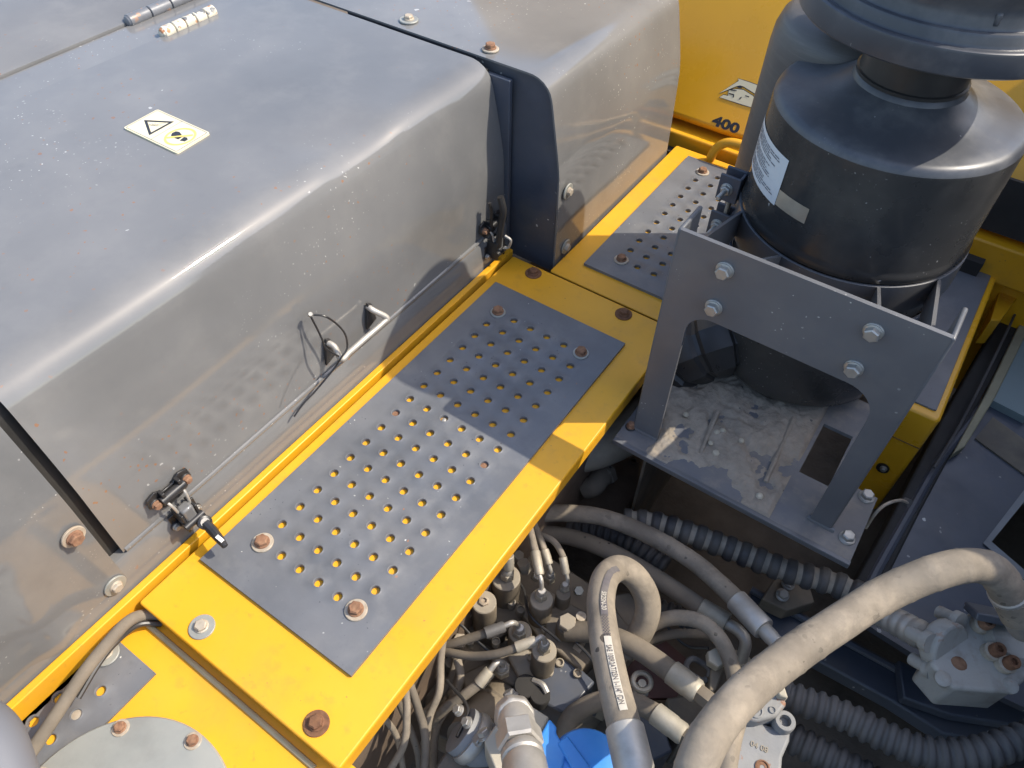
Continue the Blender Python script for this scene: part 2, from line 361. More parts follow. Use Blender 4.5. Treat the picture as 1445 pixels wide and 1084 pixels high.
# far hood
fh = thing('rear_hood', (0, .36, 0), 'grey rear hood section standing proud with its dark end wall in shade', 'hood')
b = MB(); sheet(b, profile(0, -.02, -.80, 20), .157, .562, .003, 40, lambda p: Vector((p.x + (.0012 * noise.noise(Vector((p.z * 6, p.y * 6, 4))) if p.z < .27 else 0), p.y + (.03 * max(0, (.25 - p.z)) - .075 * max(0, p.z - .2) if p.y > .5 else 0), p.z)))
b.build('hood_panel', m_hood, fh, ang=50)
pr = [(x, z) for x, z in profile(-.0032, -.02, -.4, 4)]
b = MB(); poly = [(x - .002, z - .004) for x, z in pr] + [(-.4, -.02)]
T = Matrix(((1, 0, 0, 0), (0, 0, 1, 0), (0, 1, 0, 0), (0, 0, 0, 1)))
b.prism(poly, .161, .164, T); b.build('end_wall', m_navy, fh, smooth=False)  # shade on this hood end is put into its navy colour
for (x, y) in ((577, 29), (692, 70)): bolt(B_rust if x > 600 else B_stain, PZ(x, y, .310), (0, 0, 1), fh)
for (x, y) in ((801, 270), (798, 348)): bolt(B_stain, PX(x, y, .0055), (1, 0, 0), fh, s=.9)
# near hood panel
nh = thing('front_hood_panel', (-.085, -.75, 0), 'grey fixed panel with two washered bolts beside the black slot', 'panel')
b = MB(); sheet(b, profile(-.0885, .003, -.552, 16), -1.05, -.611, .003, 40, lambda p: Vector((p.x + .004 * math.exp(-((p.y + .70) / .02) ** 2) * (1 if p.z < .10 else 0), p.y, p.z)))
b.build('hood_panel', m_hood, nh, ang=50)
bolt(B_rust, PX(103, 757, -.0835), (1, 0, 0), nh, s=1.0); bolt(B_stain, PX(162, 826, -.083), (1, 0, 0), nh, s=.9)
# hinge strip and further hood
hs = MB(); hs.span((-.6255, -1.05, .285), (-.5565, .70, .3062)); tag(hs.build('hinge_strip', m_hood, bevel=.0006), 'narrow grey strip running between the two hinges on the hood top', 'strip')
ob = MB(); sheet(ob, [(-1.5, .311), (-1.0, .311), (-.632, .311), (-.6285, .3095), (-.628, .300)], -1.05, .80, .003, 2)
tag(ob.build('far_side_hood', m_hood, ang=50), 'grey hood panel on the far side of the hinge strip', 'hood')
tp = MB(); tp.span((-.5545, .1545, .28), (-.5525, .1562, .3)); 
def hinge(y0, y1, x, z, m_, label):
    h = thing('hinge', (x, (y0 + y1) / 2, z), label, 'hinge')
    n = 5; L = (y1 - y0) / n
    for k in range(n):
        q = MB(); ya = y0 + L * k; prof = [(.0078, ya + .0006), (.0092, ya + .0016), (.0092, ya + L - .0016), (.0078, ya + L - .0006)]
        if k == 0: prof = [(.003, ya - .004), (.007, ya - .0015)] + prof
        q.lathe([(r, yy) for r, yy in prof], 20, Matrix.Translation((x, 0, z)) @ Matrix.Rotation(-math.pi / 2, 4, 'X'))
        q.build('knuckle', m_, h)
    q = MB(); q.span((x - .013, y0 - .004, z - .012), (x + .014, y1 + .008, z - .0065)); q.build('slot', m_seal, h)
pa = PZ(236, 48, .314); pb = PZ(308, 15, .314)
hinge(pa.y, pb.y, -.5535, .311, m_hinge, 'hinge with chipped white and rusty knuckles along the hood edge')
pa = PZ(190, 32, .314); hinge(pa.y, pa.y + .19, -.627, .311, m_hingeG, 'grey painted hinge on the far edge of the strip')
# sticker
def flat_patch(b, pts, z0, z1, mi=0): return b.prism(pts, z0, z1, None, mi)
st = thing('warning_sticker', (-.34, -.22, .3115), 'cream warning sticker with triangle and no-step pictograms on the hood', 'sticker')
zs = .3108
c4 = [PZ(x, y, zs + .001) for x, y in ((174, 180), (222, 154), (296, 187), (249, 216))]
def bil(u, v): return c4[0] * (1 - u) * (1 - v) + c4[1] * u * (1 - v) + c4[2] * u * v + c4[3] * (1 - u) * v    # u across, v along
def sp(uv, dz): q = bil(*uv); return (q.x, q.y, zs + dz)
def rrect(u0, v0, u1, v1, r, n=5):
    ru = r; rv = r * .62
    out = []
    for cu, cv, a in ((u1 - ru, v1 - rv, 0), (u0 + ru, v1 - rv, 90), (u0 + ru, v0 + rv, 180), (u1 - ru, v0 + rv, 270)):
        out += [(cu + ru * math.cos(math.radians(a + 90 * k / n)), cv + rv * math.sin(math.radians(a + 90 * k / n))) for k in range(n + 1)]
    return out
def surf(name, uvs, dz, m_, parent, faces=None):
    b = MB(); b.add([sp(q, dz) for q in uvs], faces or [tuple(range(len(uvs)))]); return b.build(name, m_, parent, smooth=False)
base = MB(); rr_ = rrect(0, 0, 1, 1, .05); vs = [sp(q, .0008) for q in rr_] + [sp(q, -.004) for q in rr_]; n_ = len(rr_)
base.add(vs, [tuple(range(n_))] + [(i, (i + 1) % n_, n_ + (i + 1) % n_, n_ + i) for i in range(n_)]); base.build('backing', m_sticker, st, smooth=False)
def ring(uvo, uvi): n = len(uvo); return uvo + uvi, [(i, (i + 1) % n, n + (i + 1) % n, n + i) for i in range(n)]
a_, f_ = ring(rrect(.03, .02, .97, .98, .04), rrect(.045, .03, .955, .97, .035)); surf('border', a_, .0011, m_inkG, st, f_)
surf('divider', [(.03, .499), (.97, .499), (.97, .507), (.03, .507)], .0011, m_inkG, st)
tri = [(.30, .10), (.30 + .02, .43), (.86, .27)]
# triangle in the far half, points from the photograph
def uvpx(zx, zy):                     # sticker zoom pixel -> (u,v)
    px, py = 160 + zx / 9.633, 140 + zy / 9.633; q = PZ(px, py, zs + .001)
    A = c4[1] - c4[0]; B = c4[3] - c4[0]; D = q - c4[0]; det = A.x * B.y - A.y * B.x
    return ((D.x * B.y - D.y * B.x) / det, (A.x * D.y - A.y * D.x) / det)
t3 = [uvpx(418, 285), uvpx(828, 308), uvpx(488, 492)]; cx_ = sum(p[0] for p in t3) / 3; cy_ = sum(p[1] for p in t3) / 3
ti = [(cx_ + (p[0] - cx_) * .72, cy_ + (p[1] - cy_) * .72) for p in t3]
a_, f_ = ring(t3, ti); surf('triangle', a_, .0012, m_ink, st, f_)
q = MB()
for A_, B_, w_ in (((488, 350), (560, 362), 9), ((560, 362), (572, 320), 7), ((548, 352), (520, 330), 7), ((560, 360), (610, 340), 6), ((575, 366), (680, 362), 5), ((600, 345), (720, 330), 4)):
    p, r_ = Vector(A_), Vector(B_); nrm = (r_ - p).orthogonal().normalized() * w_ / 2
    q.add([sp(uvpx(*v), .0012) for v in (p + nrm, r_ + nrm * .3, r_ - nrm * .3, p - nrm)], [(0, 1, 2, 3)])
q.build('hand_pictogram', m_ink, st, smooth=False)
def ell(cx, cy, pts=36, s=1, u=(230, -30), v=(95, 115)): return [uvpx(cx + s * (u[0] * math.cos(t) * .97 + v[0] * math.sin(t) * -.1), cy + s * (u[1] * math.cos(t) + 112 * math.sin(t))) for t in [2 * math.pi * k / pts for k in range(pts)]]
a_, f_ = ring(ell(910, 513), ell(910, 513, s=.86)); surf('ban_ring', a_, .0012, m_yink, st, f_)
surf('ban_bar', [uvpx(*v) for v in ((725, 520), (1085, 487), (1088, 503), (730, 536))], .0015, m_yink, st)
surf('boot_sole', [uvpx(*v) for v in ((785, 498), (800, 465), (850, 443), (900, 450), (935, 495), (880, 505), (800, 512))], .0013, m_ink, st)
surf('boot_shank', [uvpx(*v) for v in ((830, 528), (945, 515), (885, 550))], .0013, m_ink, st)
surf('boot_heel', [uvpx(*v) for v in ((903, 565), (965, 520), (1005, 530), (1015, 555), (975, 578))], .0013, m_ink, st)

# sill below the hood door
si = MB(); sheet(si, [(-.099, .050), (-.0885, .049), (-.0855, .044), (-.0845, .02), (-.080, .003), (-.0795, -.03)], -1.05, .146, .002, 30)
tag(si.build('hood_sill', m_hood, ang=50), 'grey sill panel below the hood door', 'sill')
gu = MB(); gu.span((-.0785, -1.05, -.06), (-.0685, .142, .004)); tag(gu.build('edge_flange', m_yellow, bevel=.0015), 'yellow raised flange strip along the foot of the hood', 'flange')

# ------------------------------------------------------------------ tread plates
def tread_mesh(x0, x1, y0, y1, holes, z, th=.003, hr=.0053, skip=None, cut=None):
    b = MB(); h = .0151
    xs = sorted({round(q[0], 5) for q in holes}); ys = sorted({round(q[1], 5) for q in holes}); hs_ = {(round(q[0], 5), round(q[1], 5)) for q in holes}
    sxs = (xs[1] - xs[0]) / 2; sys_ = (ys[1] - ys[0]) / 2
    gx = [x0] + [x - sxs for x in xs] + [xs[-1] + sxs, x1]; gy = [y0] + [y - sys_ for y in ys] + [ys[-1] + sys_, y1]
    n = 24
    for i in range(len(gx) - 1):
        for j in range(len(gy) - 1):
            xa, xb, ya, yb = gx[i], gx[i + 1], gy[j], gy[j + 1]
            cen = (xs[i - 1], ys[j - 1]) if 1 <= i <= len(xs) and 1 <= j <= len(ys) else None
            if cen and (round(cen[0], 5), round(cen[1], 5)) in hs_:
                vs = []; cx, cy = cen
                rows = [None, (.0078, z), (.0066, z + .0006), (hr + .0004, z + .0004), (hr, z - .0004), (hr, z - th)]
                for rr in rows:
                    for k in range(n):
                        a = 2 * math.pi * k / n; c, s_ = math.cos(a), math.sin(a)
                        if rr is None:
                            m_ = max(abs(c) / (1 if c == 0 else 1), abs(s_)); t = 1 / m_
                            vs.append((cx + c * t * ((xb - cx) if c > 0 else (cx - xa)), cy + s_ * t * ((yb - cy) if s_ > 0 else (cy - ya)), z))
                        else: vs.append((cx + c * rr[0], cy + s_ * rr[0], rr[1]))
                fs = [(r * n + k, r * n + (k + 1) % n, (r + 1) * n + (k + 1) % n, (r + 1) * n + k) for r in range(len(rows) - 1) for k in range(n)]
                b.add(vs, fs)
            else:
                b.add([(xa, ya, z), (xb, ya, z), (xb, yb, z), (xa, yb, z)], [(0, 1, 2, 3)])
    # rim
    c = [(x0, y0), (x1, y0), (x1, y1), (x0, y1)]
    b.add([(*p, z) for p in c] + [(*p, z - th) for p in c], [(i, (i + 1) % 4, 4 + (i + 1) % 4, 4 + i) for i in range(4)])
    return b
def rrpoly(x0, y0, x1, y1, r, n=6):
    o = []
    for cx, cy, a in ((x1 - r, y1 - r, 0), (x0 + r, y1 - r, 90), (x0 + r, y0 + r, 180), (x1 - r, y0 + r, 270)): o += arc(cx, cy, r, a, a + 90, n)
    return o
SY = .0304659
cov = thing('walkway_cover', (.09, -.25, -.04), 'long sunlit yellow walkway cover with a perforated grey tread plate', 'cover')
b = MB(); b.prism(rrpoly(-.062, -.6205, .2445, .132, .004), -.004, 0)
b.build('top_panel', m_yellow, cov, bevel=.0018)
b = MB(); b.tube([(.2400, -.617, -.0045), (.2400, .129, -.0045)], .0044, 12); b.span((.2418, -.617, -.026), (.2444, .129, -.0045)); b.span((-.060, -.6195, -.0295), (.24, -.6175, -.0035))
b.build('folded_edge', m_yellow, cov)
H = [(c * .03, -r * SY) for r in range(17) for c in range(6) if not (c in (0, 5) and r in (0, 16))]
b = tread_mesh(-.0445, .1935, -.5455, .057, H, .0050, th=.0055); tr = b.build('tread_plate', m_tread, cov, ang=30)
for x, y, me in ((0, 0, B_rustpale), (.15, 0, B_rustpale), (0, -.4885, B_rust), (.1485, -.488, B_rust)): bolt(me, (x, y, .0050), (0, 0, 1), tr, s=1.05)
for x, y, me in ((.02, -.599, B_stain), (.196, -.601, B_rustall), (-.009, .114, B_rustall), (.159, .115, B_rustall)): bolt(me, (x, y, .0), (0, 0, 1), cov, s=1.0)
pl = MB(); pl.lathe([(.0035, 0), (.0035, .0035), (.002, .0048)], 12)
for (x, y), m_ in (((628, 591), m_bolt), ((684, 660), m_rusty), ((559, 587), m_rusty)):
    p = PZ(x, y, .0); c = (round(p.x / .03) * .03, round(p.y / SY) * SY)
    q = MB(); q.lathe([(.0062 if m_ is m_rusty else .0036, 0), (.0062 if m_ is m_rusty else .0036, .0012), (.002, .0022)], 14, Matrix.Translation((c[0], c[1], .0004))); q.build('plug', m_, cov)
# rear cover
cv2 = thing('walkway_cover', (.12, .38, -.04), 'yellow rear walkway cover with grey tread plate beside the air cleaner', 'cover')
b = MB(); b.prism(rrpoly(.0085, .1365, .2445, .606, .004), -.005, -.001); b.build('top_panel', m_yellow, cv2, bevel=.0015)
b = MB(); b.span((.238, .1365, -.03), (.2440, .606, -.0055)); b.build('folded_edge', m_yellow, cv2)
H2 = [(.094 + c * .0305, .541 - r * .0317) for r in range(11) for c in range(5) if not (c in (0, 4) and r in (0, 10))]
b = tread_mesh(.047, .2405, .181, .578, H2, .0040, th=.0055); tr2 = b.build('tread_plate', m_tread, cv2, ang=30)
for y in (.541, .224): bolt(B_rust, (.094, y, .0040), (0, 0, 1), tr2)
# near lower cover
cv3 = thing('front_cover', (.0, -.75, -.05), 'lower yellow cover plate carrying the round disc lid', 'cover')
b = MB(); b.prism(rrpoly(-.066, -1.0, .26, -.606, .004), -.034, -.0285); b.build('top_panel', m_yellow, cv3, bevel=.0015)
b = MB(); b.tube([(-.05, -.629, -.0265), (.10, -.6295, -.0265), (.215, -.6305, -.0265)], .0032, 8); b.build('seam_bead', m_cream, cv3)
H3 = [(-.028 - c * .0305, -.706 - r * .030) for r in range(5) for c in range(2)]
xs3 = tread_mesh(-.0630, .005, -.86, -.660, [q for q in H3 if not (abs(q[0] + .0585) < .001 and q[1] > -.70)], -.025); xs3.build('tread_plate', m_tread, cv3, ang=30)
bolt(B_stain, PZ(150, 923, -.024), (0, 0, 1), cv3)
q = MB(); q.lathe([(.006, 0), (.006, .0015), (.002, .0022)], 14, Matrix.Translation((-.028, -.736, -.0275))); q.build('plug', m_wash, cv3)
dl = thing('disc_lid', (.102, -.787, -.025), 'round pale metal lid bolted onto the lower yellow cover', 'lid')
b = MB(); b.lathe([(.113, -.0285), (.113, -.021), (.1115, -.0195), (.05, -.0188), (.0, -.0185)], 72, Matrix.Translation((.102, -.787, 0)), cap=False); b.build('lid_plate', m_disc, dl)
for a in range(8):
    an = math.radians(93 + 45 * a); bolt(B_rust, (.102 + .1035 * math.cos(an), -.787 + .1035 * math.sin(an), -.0195), (0, 0, 1), dl, s=.72)
# cable
def px_path(pts, sub=8): return cr([PZ(*p) for p in pts], sub)
b = MB(); b.tube(px_path([(240, 868, -.022), (205, 868, -.016), (180, 878, .0), (150, 910, .012), (118, 950, .014), (85, 1000, .010), (55, 1045, .004), (20, 1095, -.004)]), .0068, 14)
tag(b.build('rubber_cable', m_hoseD), 'thick dark cable arching over the lower cover and its tread plate', 'cable')
b = MB(); b.tube(px_path([(228, 880, -.024), (195, 882, -.012), (165, 905, .001), (140, 935, .004), (110, 985, .0)], 8), .0035, 10)
tag(b.build('thin_cable', m_black), 'thin black cable tucked beside the thick dark cable', 'cable')
b = MB(); b.tube(cr([PZ(-75, 1010, .10), PZ(-20, 1062, .10), PZ(10, 1110, .09), PZ(25, 1180, .07)], 8), [.030 + .004 * math.sin(k * .3) for k in range(25)], 28)
tag(b.build('grey_sleeve', m_sleeve), 'smooth grey rounded sleeve beside the end of the thick cable', 'sleeve')
# plates beside the near lower cover fill the frame under the flange
# ------------------------------------------------------------------ latches
def latch(p, label, s=1, up=False):
    t = thing('hood_latch', p, label, 'latch'); p = Vector(p)
    def at(x, y, z): return p + Vector((x, y, z)) * s
    # base plate with two ears on the door
    pol = [(-.036, .030), (-.024, .018), (-.012, .013), (.012, .013), (.024, .018), (.036, .030), (.034, .044), (.020, .048), (.008, .040), (-.008, .040), (-.020, .048), (-.034, .044)]
    Tm = Matrix.Translation(p) @ Matrix(((0, 0, 1, 0), (1, 0, 0, 0), (0, 1, 0, 0), (0, 0, 0, 1))) @ Matrix.Scale(s, 4)
    b = MB(); b.prism([(x * .8, y) for x, y in pol][::-1], .001, .004, Tm); b.build('base_plate', m_black, t, bevel=.0008)
    b = MB(); b.tube([at(.009, -.016, .034), at(.009, .016, .034)], .006 * s, 12); b.span(at(.003, -.013, .030), at(.012, -.009, .046)); b.span(at(.003, .009, .030), at(.012, .013, .046)); b.build('hook', m_black, t, bevel=.0006)
    for yy in (-.021, .021): bolt(B_small, at(.004, yy, .033), (1, 0, 0), t, s=.95 * s)
    b = MB(); b.tube(cr([at(.006, -.012, .03), at(.014, -.010, .022), at(.016, -.006, .0), at(.016, .006, .0), at(.014, .010, .022), at(.006, .012, .03)], 6), .0017 * s, 8); b.build('bail', m_zinc, t)
    # lower keeper with side plates, toggle and key lever
    b = MB()
    b.span(at(.002, -.018, -.030), at(.0045, .018, -.004)); b.span(at(.004, -.011, -.026), at(.024, -.008, .008)); b.span(at(.004, .008, -.026), at(.024, .011, .008))
    b.build('keeper', m_black, t, bevel=.0008)
    for yy in (-.0155, .0155): bolt(B_smallz, at(.0045, yy, -.022), (1, 0, 0), t, s=.8 * s)
    b = MB(); b.span(at(.010, -.0075, -.022), at(.024, .0075, .012)); b.build('toggle', m_hood, t, bevel=.003)
    b = MB(); b.tube([at(.024, -.013, -.012), at(.024, .013, -.012)], .005 * s, 14); b.build('pin', m_black, t)
    if not up:
        b = MB(); T2 = frame(at(.033, .006, -.016), (.8, -.1, .6)); b.lathe([(.0085 * s, -.004), (.0085 * s, .003), (.007 * s, .004)], 20, T2); lv = b.build('lever', m_black, t)
        b = MB(); b.tube([at(.034, .006, -.016), at(.046, .005, -.022), at(.062, .002, -.022), at(.072, 0, -.024)], [.006 * s, .006 * s, .005 * s, .0035 * s], 10); b.build('lever_arm', m_black, t, bevel=0)
        b = MB(); b.lathe([(.0052 * s, 0), (.0052 * s, .0008)], 18, frame(at(.0354, .0058, -.0133), (.8, -.1, .6))); b.build('lock_disc', m_zinc, t)
        b = MB(); b.box((0, 0, 0), (.0045 * s, .010 * s, .001), frame(at(.064, .0015, -.0165), (.25, 0, 1), up=(1, 0, 0))); b.build('index_mark', m_paper, t)
    else:
        b = MB(); b.tube(cr([at(.022, -.005, .0), at(.026, -.004, .04), at(.030, -.003, .07), at(.024, -.003, .094)], 6), .0055 * s, 10); b.tube(cr([at(.012, -.010, .03), at(.014, -.013, .07), at(.012, -.015, .085)], 6), .0028 * s, 8); b.build('lever', m_black, t)
        b = MB(); b.tube(cr([at(.030, .002, .02), at(.040, .004, .014), at(.036, .004, -.002), at(.030, .002, -.004)], 6), .0022 * s, 8); b.build('spring_hook', m_zinc, t)
    return t
latch(PX(250, 712, -.0885), 'black toggle latch with rusty bolts and its lever hanging over the yellow flange', 1.0)
latch(PX(690, 338, -.0885), 'black toggle latch standing closed in the corner by the rear hood', 1.0, up=True)
# grab handle
gh = thing('grab_handle', PX(500, 480, -.09), 'bare steel grab handle on black brackets above the sill', 'handle')
a = PX(462, 490, -.089); c = PX(520, 440, -.089); a2 = PX(484, 505, -.066); c2 = PX(545, 452, -.066)
b = MB(); b.tube(cr([a + Vector((.0, 0, .01)), a + Vector((.012, .002, .006)), a2 + Vector((0, -.003, .0)), a2 + Vector((.0, .012, 0)), (a2 + c2) / 2, c2 + Vector((0, -.008, 0)), c2 + Vector((0, .002, .003)), c + Vector((.010, 0, .008)), c + Vector((.0, 0, .01))], 6), .0042, 12); b.build('bar', m_zinc, gh)
for q in (a, c):
    b = MB(); b.prism([(-.011, -.024), (.009, -.018), (.005, .013), (-.002, .018)], .0, .004, Matrix.Translation(q) @ Matrix(((0, 0, 1, 0), (1, 0, 0, 0), (0, 1, 0, 0), (0, 0, 0, 1)))); b.build('bracket', m_black, gh, bevel=.0006)
zt = thing('cable_tie', PX(484, 505, -.064), 'thin black wire tied round the grab handle with a looped end', 'wire')
b = MB(); b.tube(cr([PX(440, 444, -.080), PX(462, 448, -.066), PX(485, 468, -.058), PX(490, 490, -.058), PX(482, 504, -.059), PX(470, 522, -.066), PX(445, 552, -.070), PX(428, 570, -.074), PX(415, 588, -.077)], 8), .0013, 8); b.build('wire', m_black, zt)
b = MB(); b.tube(cr([PX(437, 444, -.080), PX(448, 465, -.074), PX(455, 480, -.070), PX(460, 492, -.068), PX(478, 503, -.060)], 8), .0013, 8); b.build('wire_loop', m_black, zt)
b = MB(); b.lathe([(.003, -.003), (.0035, .0), (.0025, .003)], 10, frame(PX(438, 444, -.080), (.5, -.3, .8))); b.build('crimp', m_bolt, zt)

# ------------------------------------------------------------------ rear yellow wall
rw = thing('counterweight', (.3, .66, -.1), 'big yellow counterweight wall with a black-outlined emblem and the number 400', 'counterweight')
KT = .7
def PT(px, py, d=0):
    r = ray(px, py); t = (.648 - KT * .035 + KT * CC[2] - CC[1]) / (r[1] - KT * r[2]); p = Vector(CC + r * t); return p + Vector((0, -1, KT)).normalized() * d
b = MB(); b.prism([(.66, .020), (.648, .035), (.648 + KT * .9, .935), (1.3, .935), (1.3, .02)], -.9, .74, Matrix(((0, 0, 1, 0), (1, 0, 0, 0), (0, 1, 0, 0), (0, 0, 0, 1)))); wall = b.build('wall', m_yellow2, rw, bevel=.006, seg=3)
b = MB(); b.span((-.4, .626, -.06), (.70, .70, .012)); b.build('ledge', m_yellow, rw, bevel=.004)
b = MB(); b.span((-.4, .607, -.2), (.60, .63, -.02)); b.build('gap_shade', m_seal, rw)  # solid black strip standing in for the shade inside the gap
vs, fs = text_geo('400', .0265, .0011, 0); x0 = min(v[0] for v in vs); x1 = max(v[0] for v in vs); y1 = max(v[1] for v in vs)
qa, qb, qc = PT(1003, 175), PT(1040.5, 189), PT(1008, 162)         # left foot, right foot and top of the 4 in the photograph
ex_ = (qb - qa) / (x1 - x0); ey_ = Vector((0, KT, 1)).normalized() * ((qc - PT(1005.5, 176)).length / y1)
b = MB(); b.add([qa + ex_ * (v[0] - x0) + ey_ * v[1] + Vector((0, -1, KT)).normalized() * .0005 for v in vs], fs); b.build('number', m_ink, wall, smooth=False)
def wpoly(name, pts, m_, d):
    q = [PT(980 + p[0] / 7.23, 60 + p[1] / 7.23, d) for p in pts]; b = MB(); b.add(q, [tuple(range(len(q)))]); return b.build(name, m_, wall, smooth=False)
# emblem: each cream piece lies on a slightly larger ink piece
def inset(pts, d):
    n = len(pts); out = []
    ar = sum(pts[k][0] * pts[(k + 1) % n][1] - pts[(k + 1) % n][0] * pts[k][1] for k in range(n)); sg = 1 if ar > 0 else -1
    for k in range(n):
        a, b_, c_ = Vector(pts[k - 1]), Vector(pts[k]), Vector(pts[(k + 1) % n]); t = ((b_ - a).normalized() + (c_ - b_).normalized())
        t = t.normalized() if t.length > .1 else (c_ - b_).normalized(); out.append(tuple(b_ + Vector((-t.y, t.x)) * d * sg))
    return out
ROOF = [(248, 521), (446, 391), (442, 366), (520, 386), (640, 428), (840, 660), (800, 668), (640, 545), (500, 458), (465, 446), (430, 455), (340, 492)]
FOOT = [(250, 561), (298, 528), (338, 540), (346, 488), (385, 476), (432, 470), (500, 478), (600, 540), (650, 590), (690, 700), (470, 636)]
for P_, nm in ((ROOF, 'emblem_roof'), (FOOT, 'emblem_foot')):
    wpoly(nm + '_outline', P_, m_ink, .0005); wpoly(nm, inset(P_, 7), m_sticker, .001)
for A_ in ([(372, 482), (432, 490), (430, 500), (370, 492)], [(440, 455), (465, 446), (490, 462), (480, 472), (440, 462)], [(350, 515), (408, 530), (402, 565), (390, 562), (394, 540), (350, 528)], [(470, 560), (490, 555), (480, 565), (465, 585), (452, 582)], [(520, 540), (560, 552), (558, 562), (518, 550)]):
    wpoly('emblem_stroke', A_, m_ink, .0014)
hr_ = thing('handrail', (.10, .60, 0), 'bent yellow tube handrail foot by the counterweight', 'handrail')
a = PZ(1003, 226, 0); b = MB(); b.tube(cr([a + Vector((0, 0, -.02)), a + Vector((0, 0, .012)), a + Vector((.012, .004, .036)), a + Vector((.04, .008, .046)), a + Vector((.12, .012, .046)), a + Vector((.22, .02, .046))], 8), .0088, 18); b.build('tube', m_yellow, hr_)
# yellow frame right of the air cleaner, black recess
fx = MB(); fx.span((.53, .6, -.3), (.75, .646, .034)); 
yb = thing('side_box', (.5, .45, -.2), 'yellow box with a flat grey top panel behind the bracket', 'box')
zb = -.05
b = MB(); b.prism(rrpoly(.572, .236, .632, .66, .008), -.30, zb); b.build('body', m_yellow2, yb, bevel=.004, seg=3)
b = MB(); b.span((.455, .268, -.31), (.6335, .6615, -.115)); b.prism([(.47, .255), (.621, .255), (.621, .635), (.47, .635)], zb, zb + .003); 
b = MB(); b.prism(rrpoly(.562, .252, .6215, .628, .004), zb - .001, zb + .003); b.build('top_panel', m_tread, yb, bevel=.0008)
b = MB(); b.span((.455, .638, zb), (.628, .652, zb + .02)); b.build('rubber_bar', m_navy, yb, bevel=.004)
b = MB(); T2 = frame((PY(1246, 660, .235)), (0, -1, 0)); b.lathe([(.010, 0), (.010, .003), (.006, .004)], 18, T2); b.build('grommet', m_black, yb); bolt(B_zinc, PY(1247, 661, .231), (0, -1, 0), yb, s=.5)
b = MB(); b.span((.574, .2345, -.118), (.630, .2357, -.117)); b.build('seam', m_rustD, yb)
# orange side wall and black opening behind
ow = thing('rear_side_panel', (.66, .60, -.3), 'yellow panel around a black opening behind the air cleaner', 'panel')
b = MB(); b.span((.45, .668, -.35), (.80, .690, .022)); b.prism(ccw(pxpoly([(1380, 335), (1470, 365), (1455, 395), (1412, 452), (1398, 452), (1418, 388)], -.10)), -.16, -.10); b.build('panel', m_yellow2, ow, bevel=.002)
b = MB(); b.span((.50, .640, .024), (.72, .647, .122)); b.build('opening', m_seal, ow)  # black slab standing in for the darkness of the slot
# seal strip, cream frame and pale panel
sg = MB(); pts = [(1412, 470, -.10), (1350, 580, -.11), (1290, 690, -.13), (1210, 830, -.16)]
def ribbon(b, left, right, th):
    n = len(left); vs = [Vector(p) for p in left] + [Vector(p) for p in right] + [Vector(p) - Vector((0, 0, th)) for p in left] + [Vector(p) - Vector((0, 0, th)) for p in right]
    fs = []
    for i in range(n - 1): fs += [(i, i + 1, n + i + 1, n + i), (2 * n + i, 3 * n + i, 3 * n + i + 1, 2 * n + i + 1), (i, 2 * n + i, 2 * n + i + 1, i + 1), (n + i, n + i + 1, 3 * n + i + 1, 3 * n + i)]
    fs += [(0, n, 3 * n, 2 * n), (n - 1, 3 * n - 1, 4 * n - 1, 2 * n - 1)]
    return b.add(vs, fs)
b = MB(); ribbon(b, [PZ(*p, -.16) for p in ((1460, 365), (1405, 460), (1330, 590), (1250, 745), (1190, 850))], [PZ(*p, -.16) for p in ((1470, 410), (1440, 460), (1370, 590), (1300, 720), (1230, 860))], .06)
tag(b.build('seal_strip', m_seal, bevel=.003), 'black rubber channel running between the yellow box and the dark boom', 'seal')
b = MB(); b.tube(cr([PZ(*p) for p in ((1462, 375, -.13), (1420, 470, -.135), (1360, 590, -.14), (1318, 660, -.145))], 8), .0022, 8); tag(b.build('seal_lip', m_corr), 'thin grey lip line along the black rubber channel', 'seal')
b = MB(); ribbon(b, [PZ(*p, -.15) for p in ((1470, 395), (1438, 460), (1392, 555), (1345, 640))], [PZ(*p, -.15) for p in ((1480, 405), (1449, 470), (1405, 560), (1362, 630))], .02)
apn = thing('access_hatch', PZ(1420, 500, -.16), 'pale green grey hatch with a cream dusty frame wedged beside the dark boom', 'hatch')
b.build('hatch_frame', m_cream, apn, bevel=.002)
b = MB(); ribbon(b, [PZ(*p, -.155) for p in ((1470, 400), (1442, 470), (1395, 562))], [PZ(*p, -.155) for p in ((1600, 380), (1560, 470), (1450, 590))], .02)
b.build('hatch_sheet', m_pale, apn)

# ------------------------------------------------------------------ bracket
bk = thing('air_cleaner_bracket', (.41, 0, -.045), 'dark grey folded steel bracket with two legs holding the black canister', 'bracket')
yb0 = -.044; th = .0055
outer = [(.2695, -.040), (.2715, .313), (.5555, .313), (.5565, -.040), (.530, -.040), (.5275, .15)]
win = [(.530, -.040), (.528, .168)] + [(p[0], p[1]) for p in arc(.492, .172, .0355, 0, 90, 8)] + [(p[0], p[1]) for p in arc(.334, .180, .029, 90, 180, 8)] + [(.3065, -.040)]
poly = [(.2695, -.040), (.3065, -.040)] + win[::-1][1:-1] + [(.530, -.040), (.5565, -.040), (.5555, .313), (.2715, .313)]
Tb = Matrix(((1, 0, 0, 0), (0, 0, -1, 0), (0, 1, 0, 0), (0, 0, 0, 1)))
b = MB(); bm = bmesh.new()
fv = [bm.verts.new((x, yb0, z)) for x, z in poly]; fc = bm.faces.new(fv)
ex = bmesh.ops.extrude_face_region(bm, geom=[fc]); 
for v in ex['geom']:
    if isinstance(v, bmesh.types.BMVert): v.co.y += th
bmesh.ops.triangulate(bm, faces=[f for f in bm.faces if len(f.verts) > 4]); bmesh.ops.recalc_face_normals(bm, faces=bm.faces)
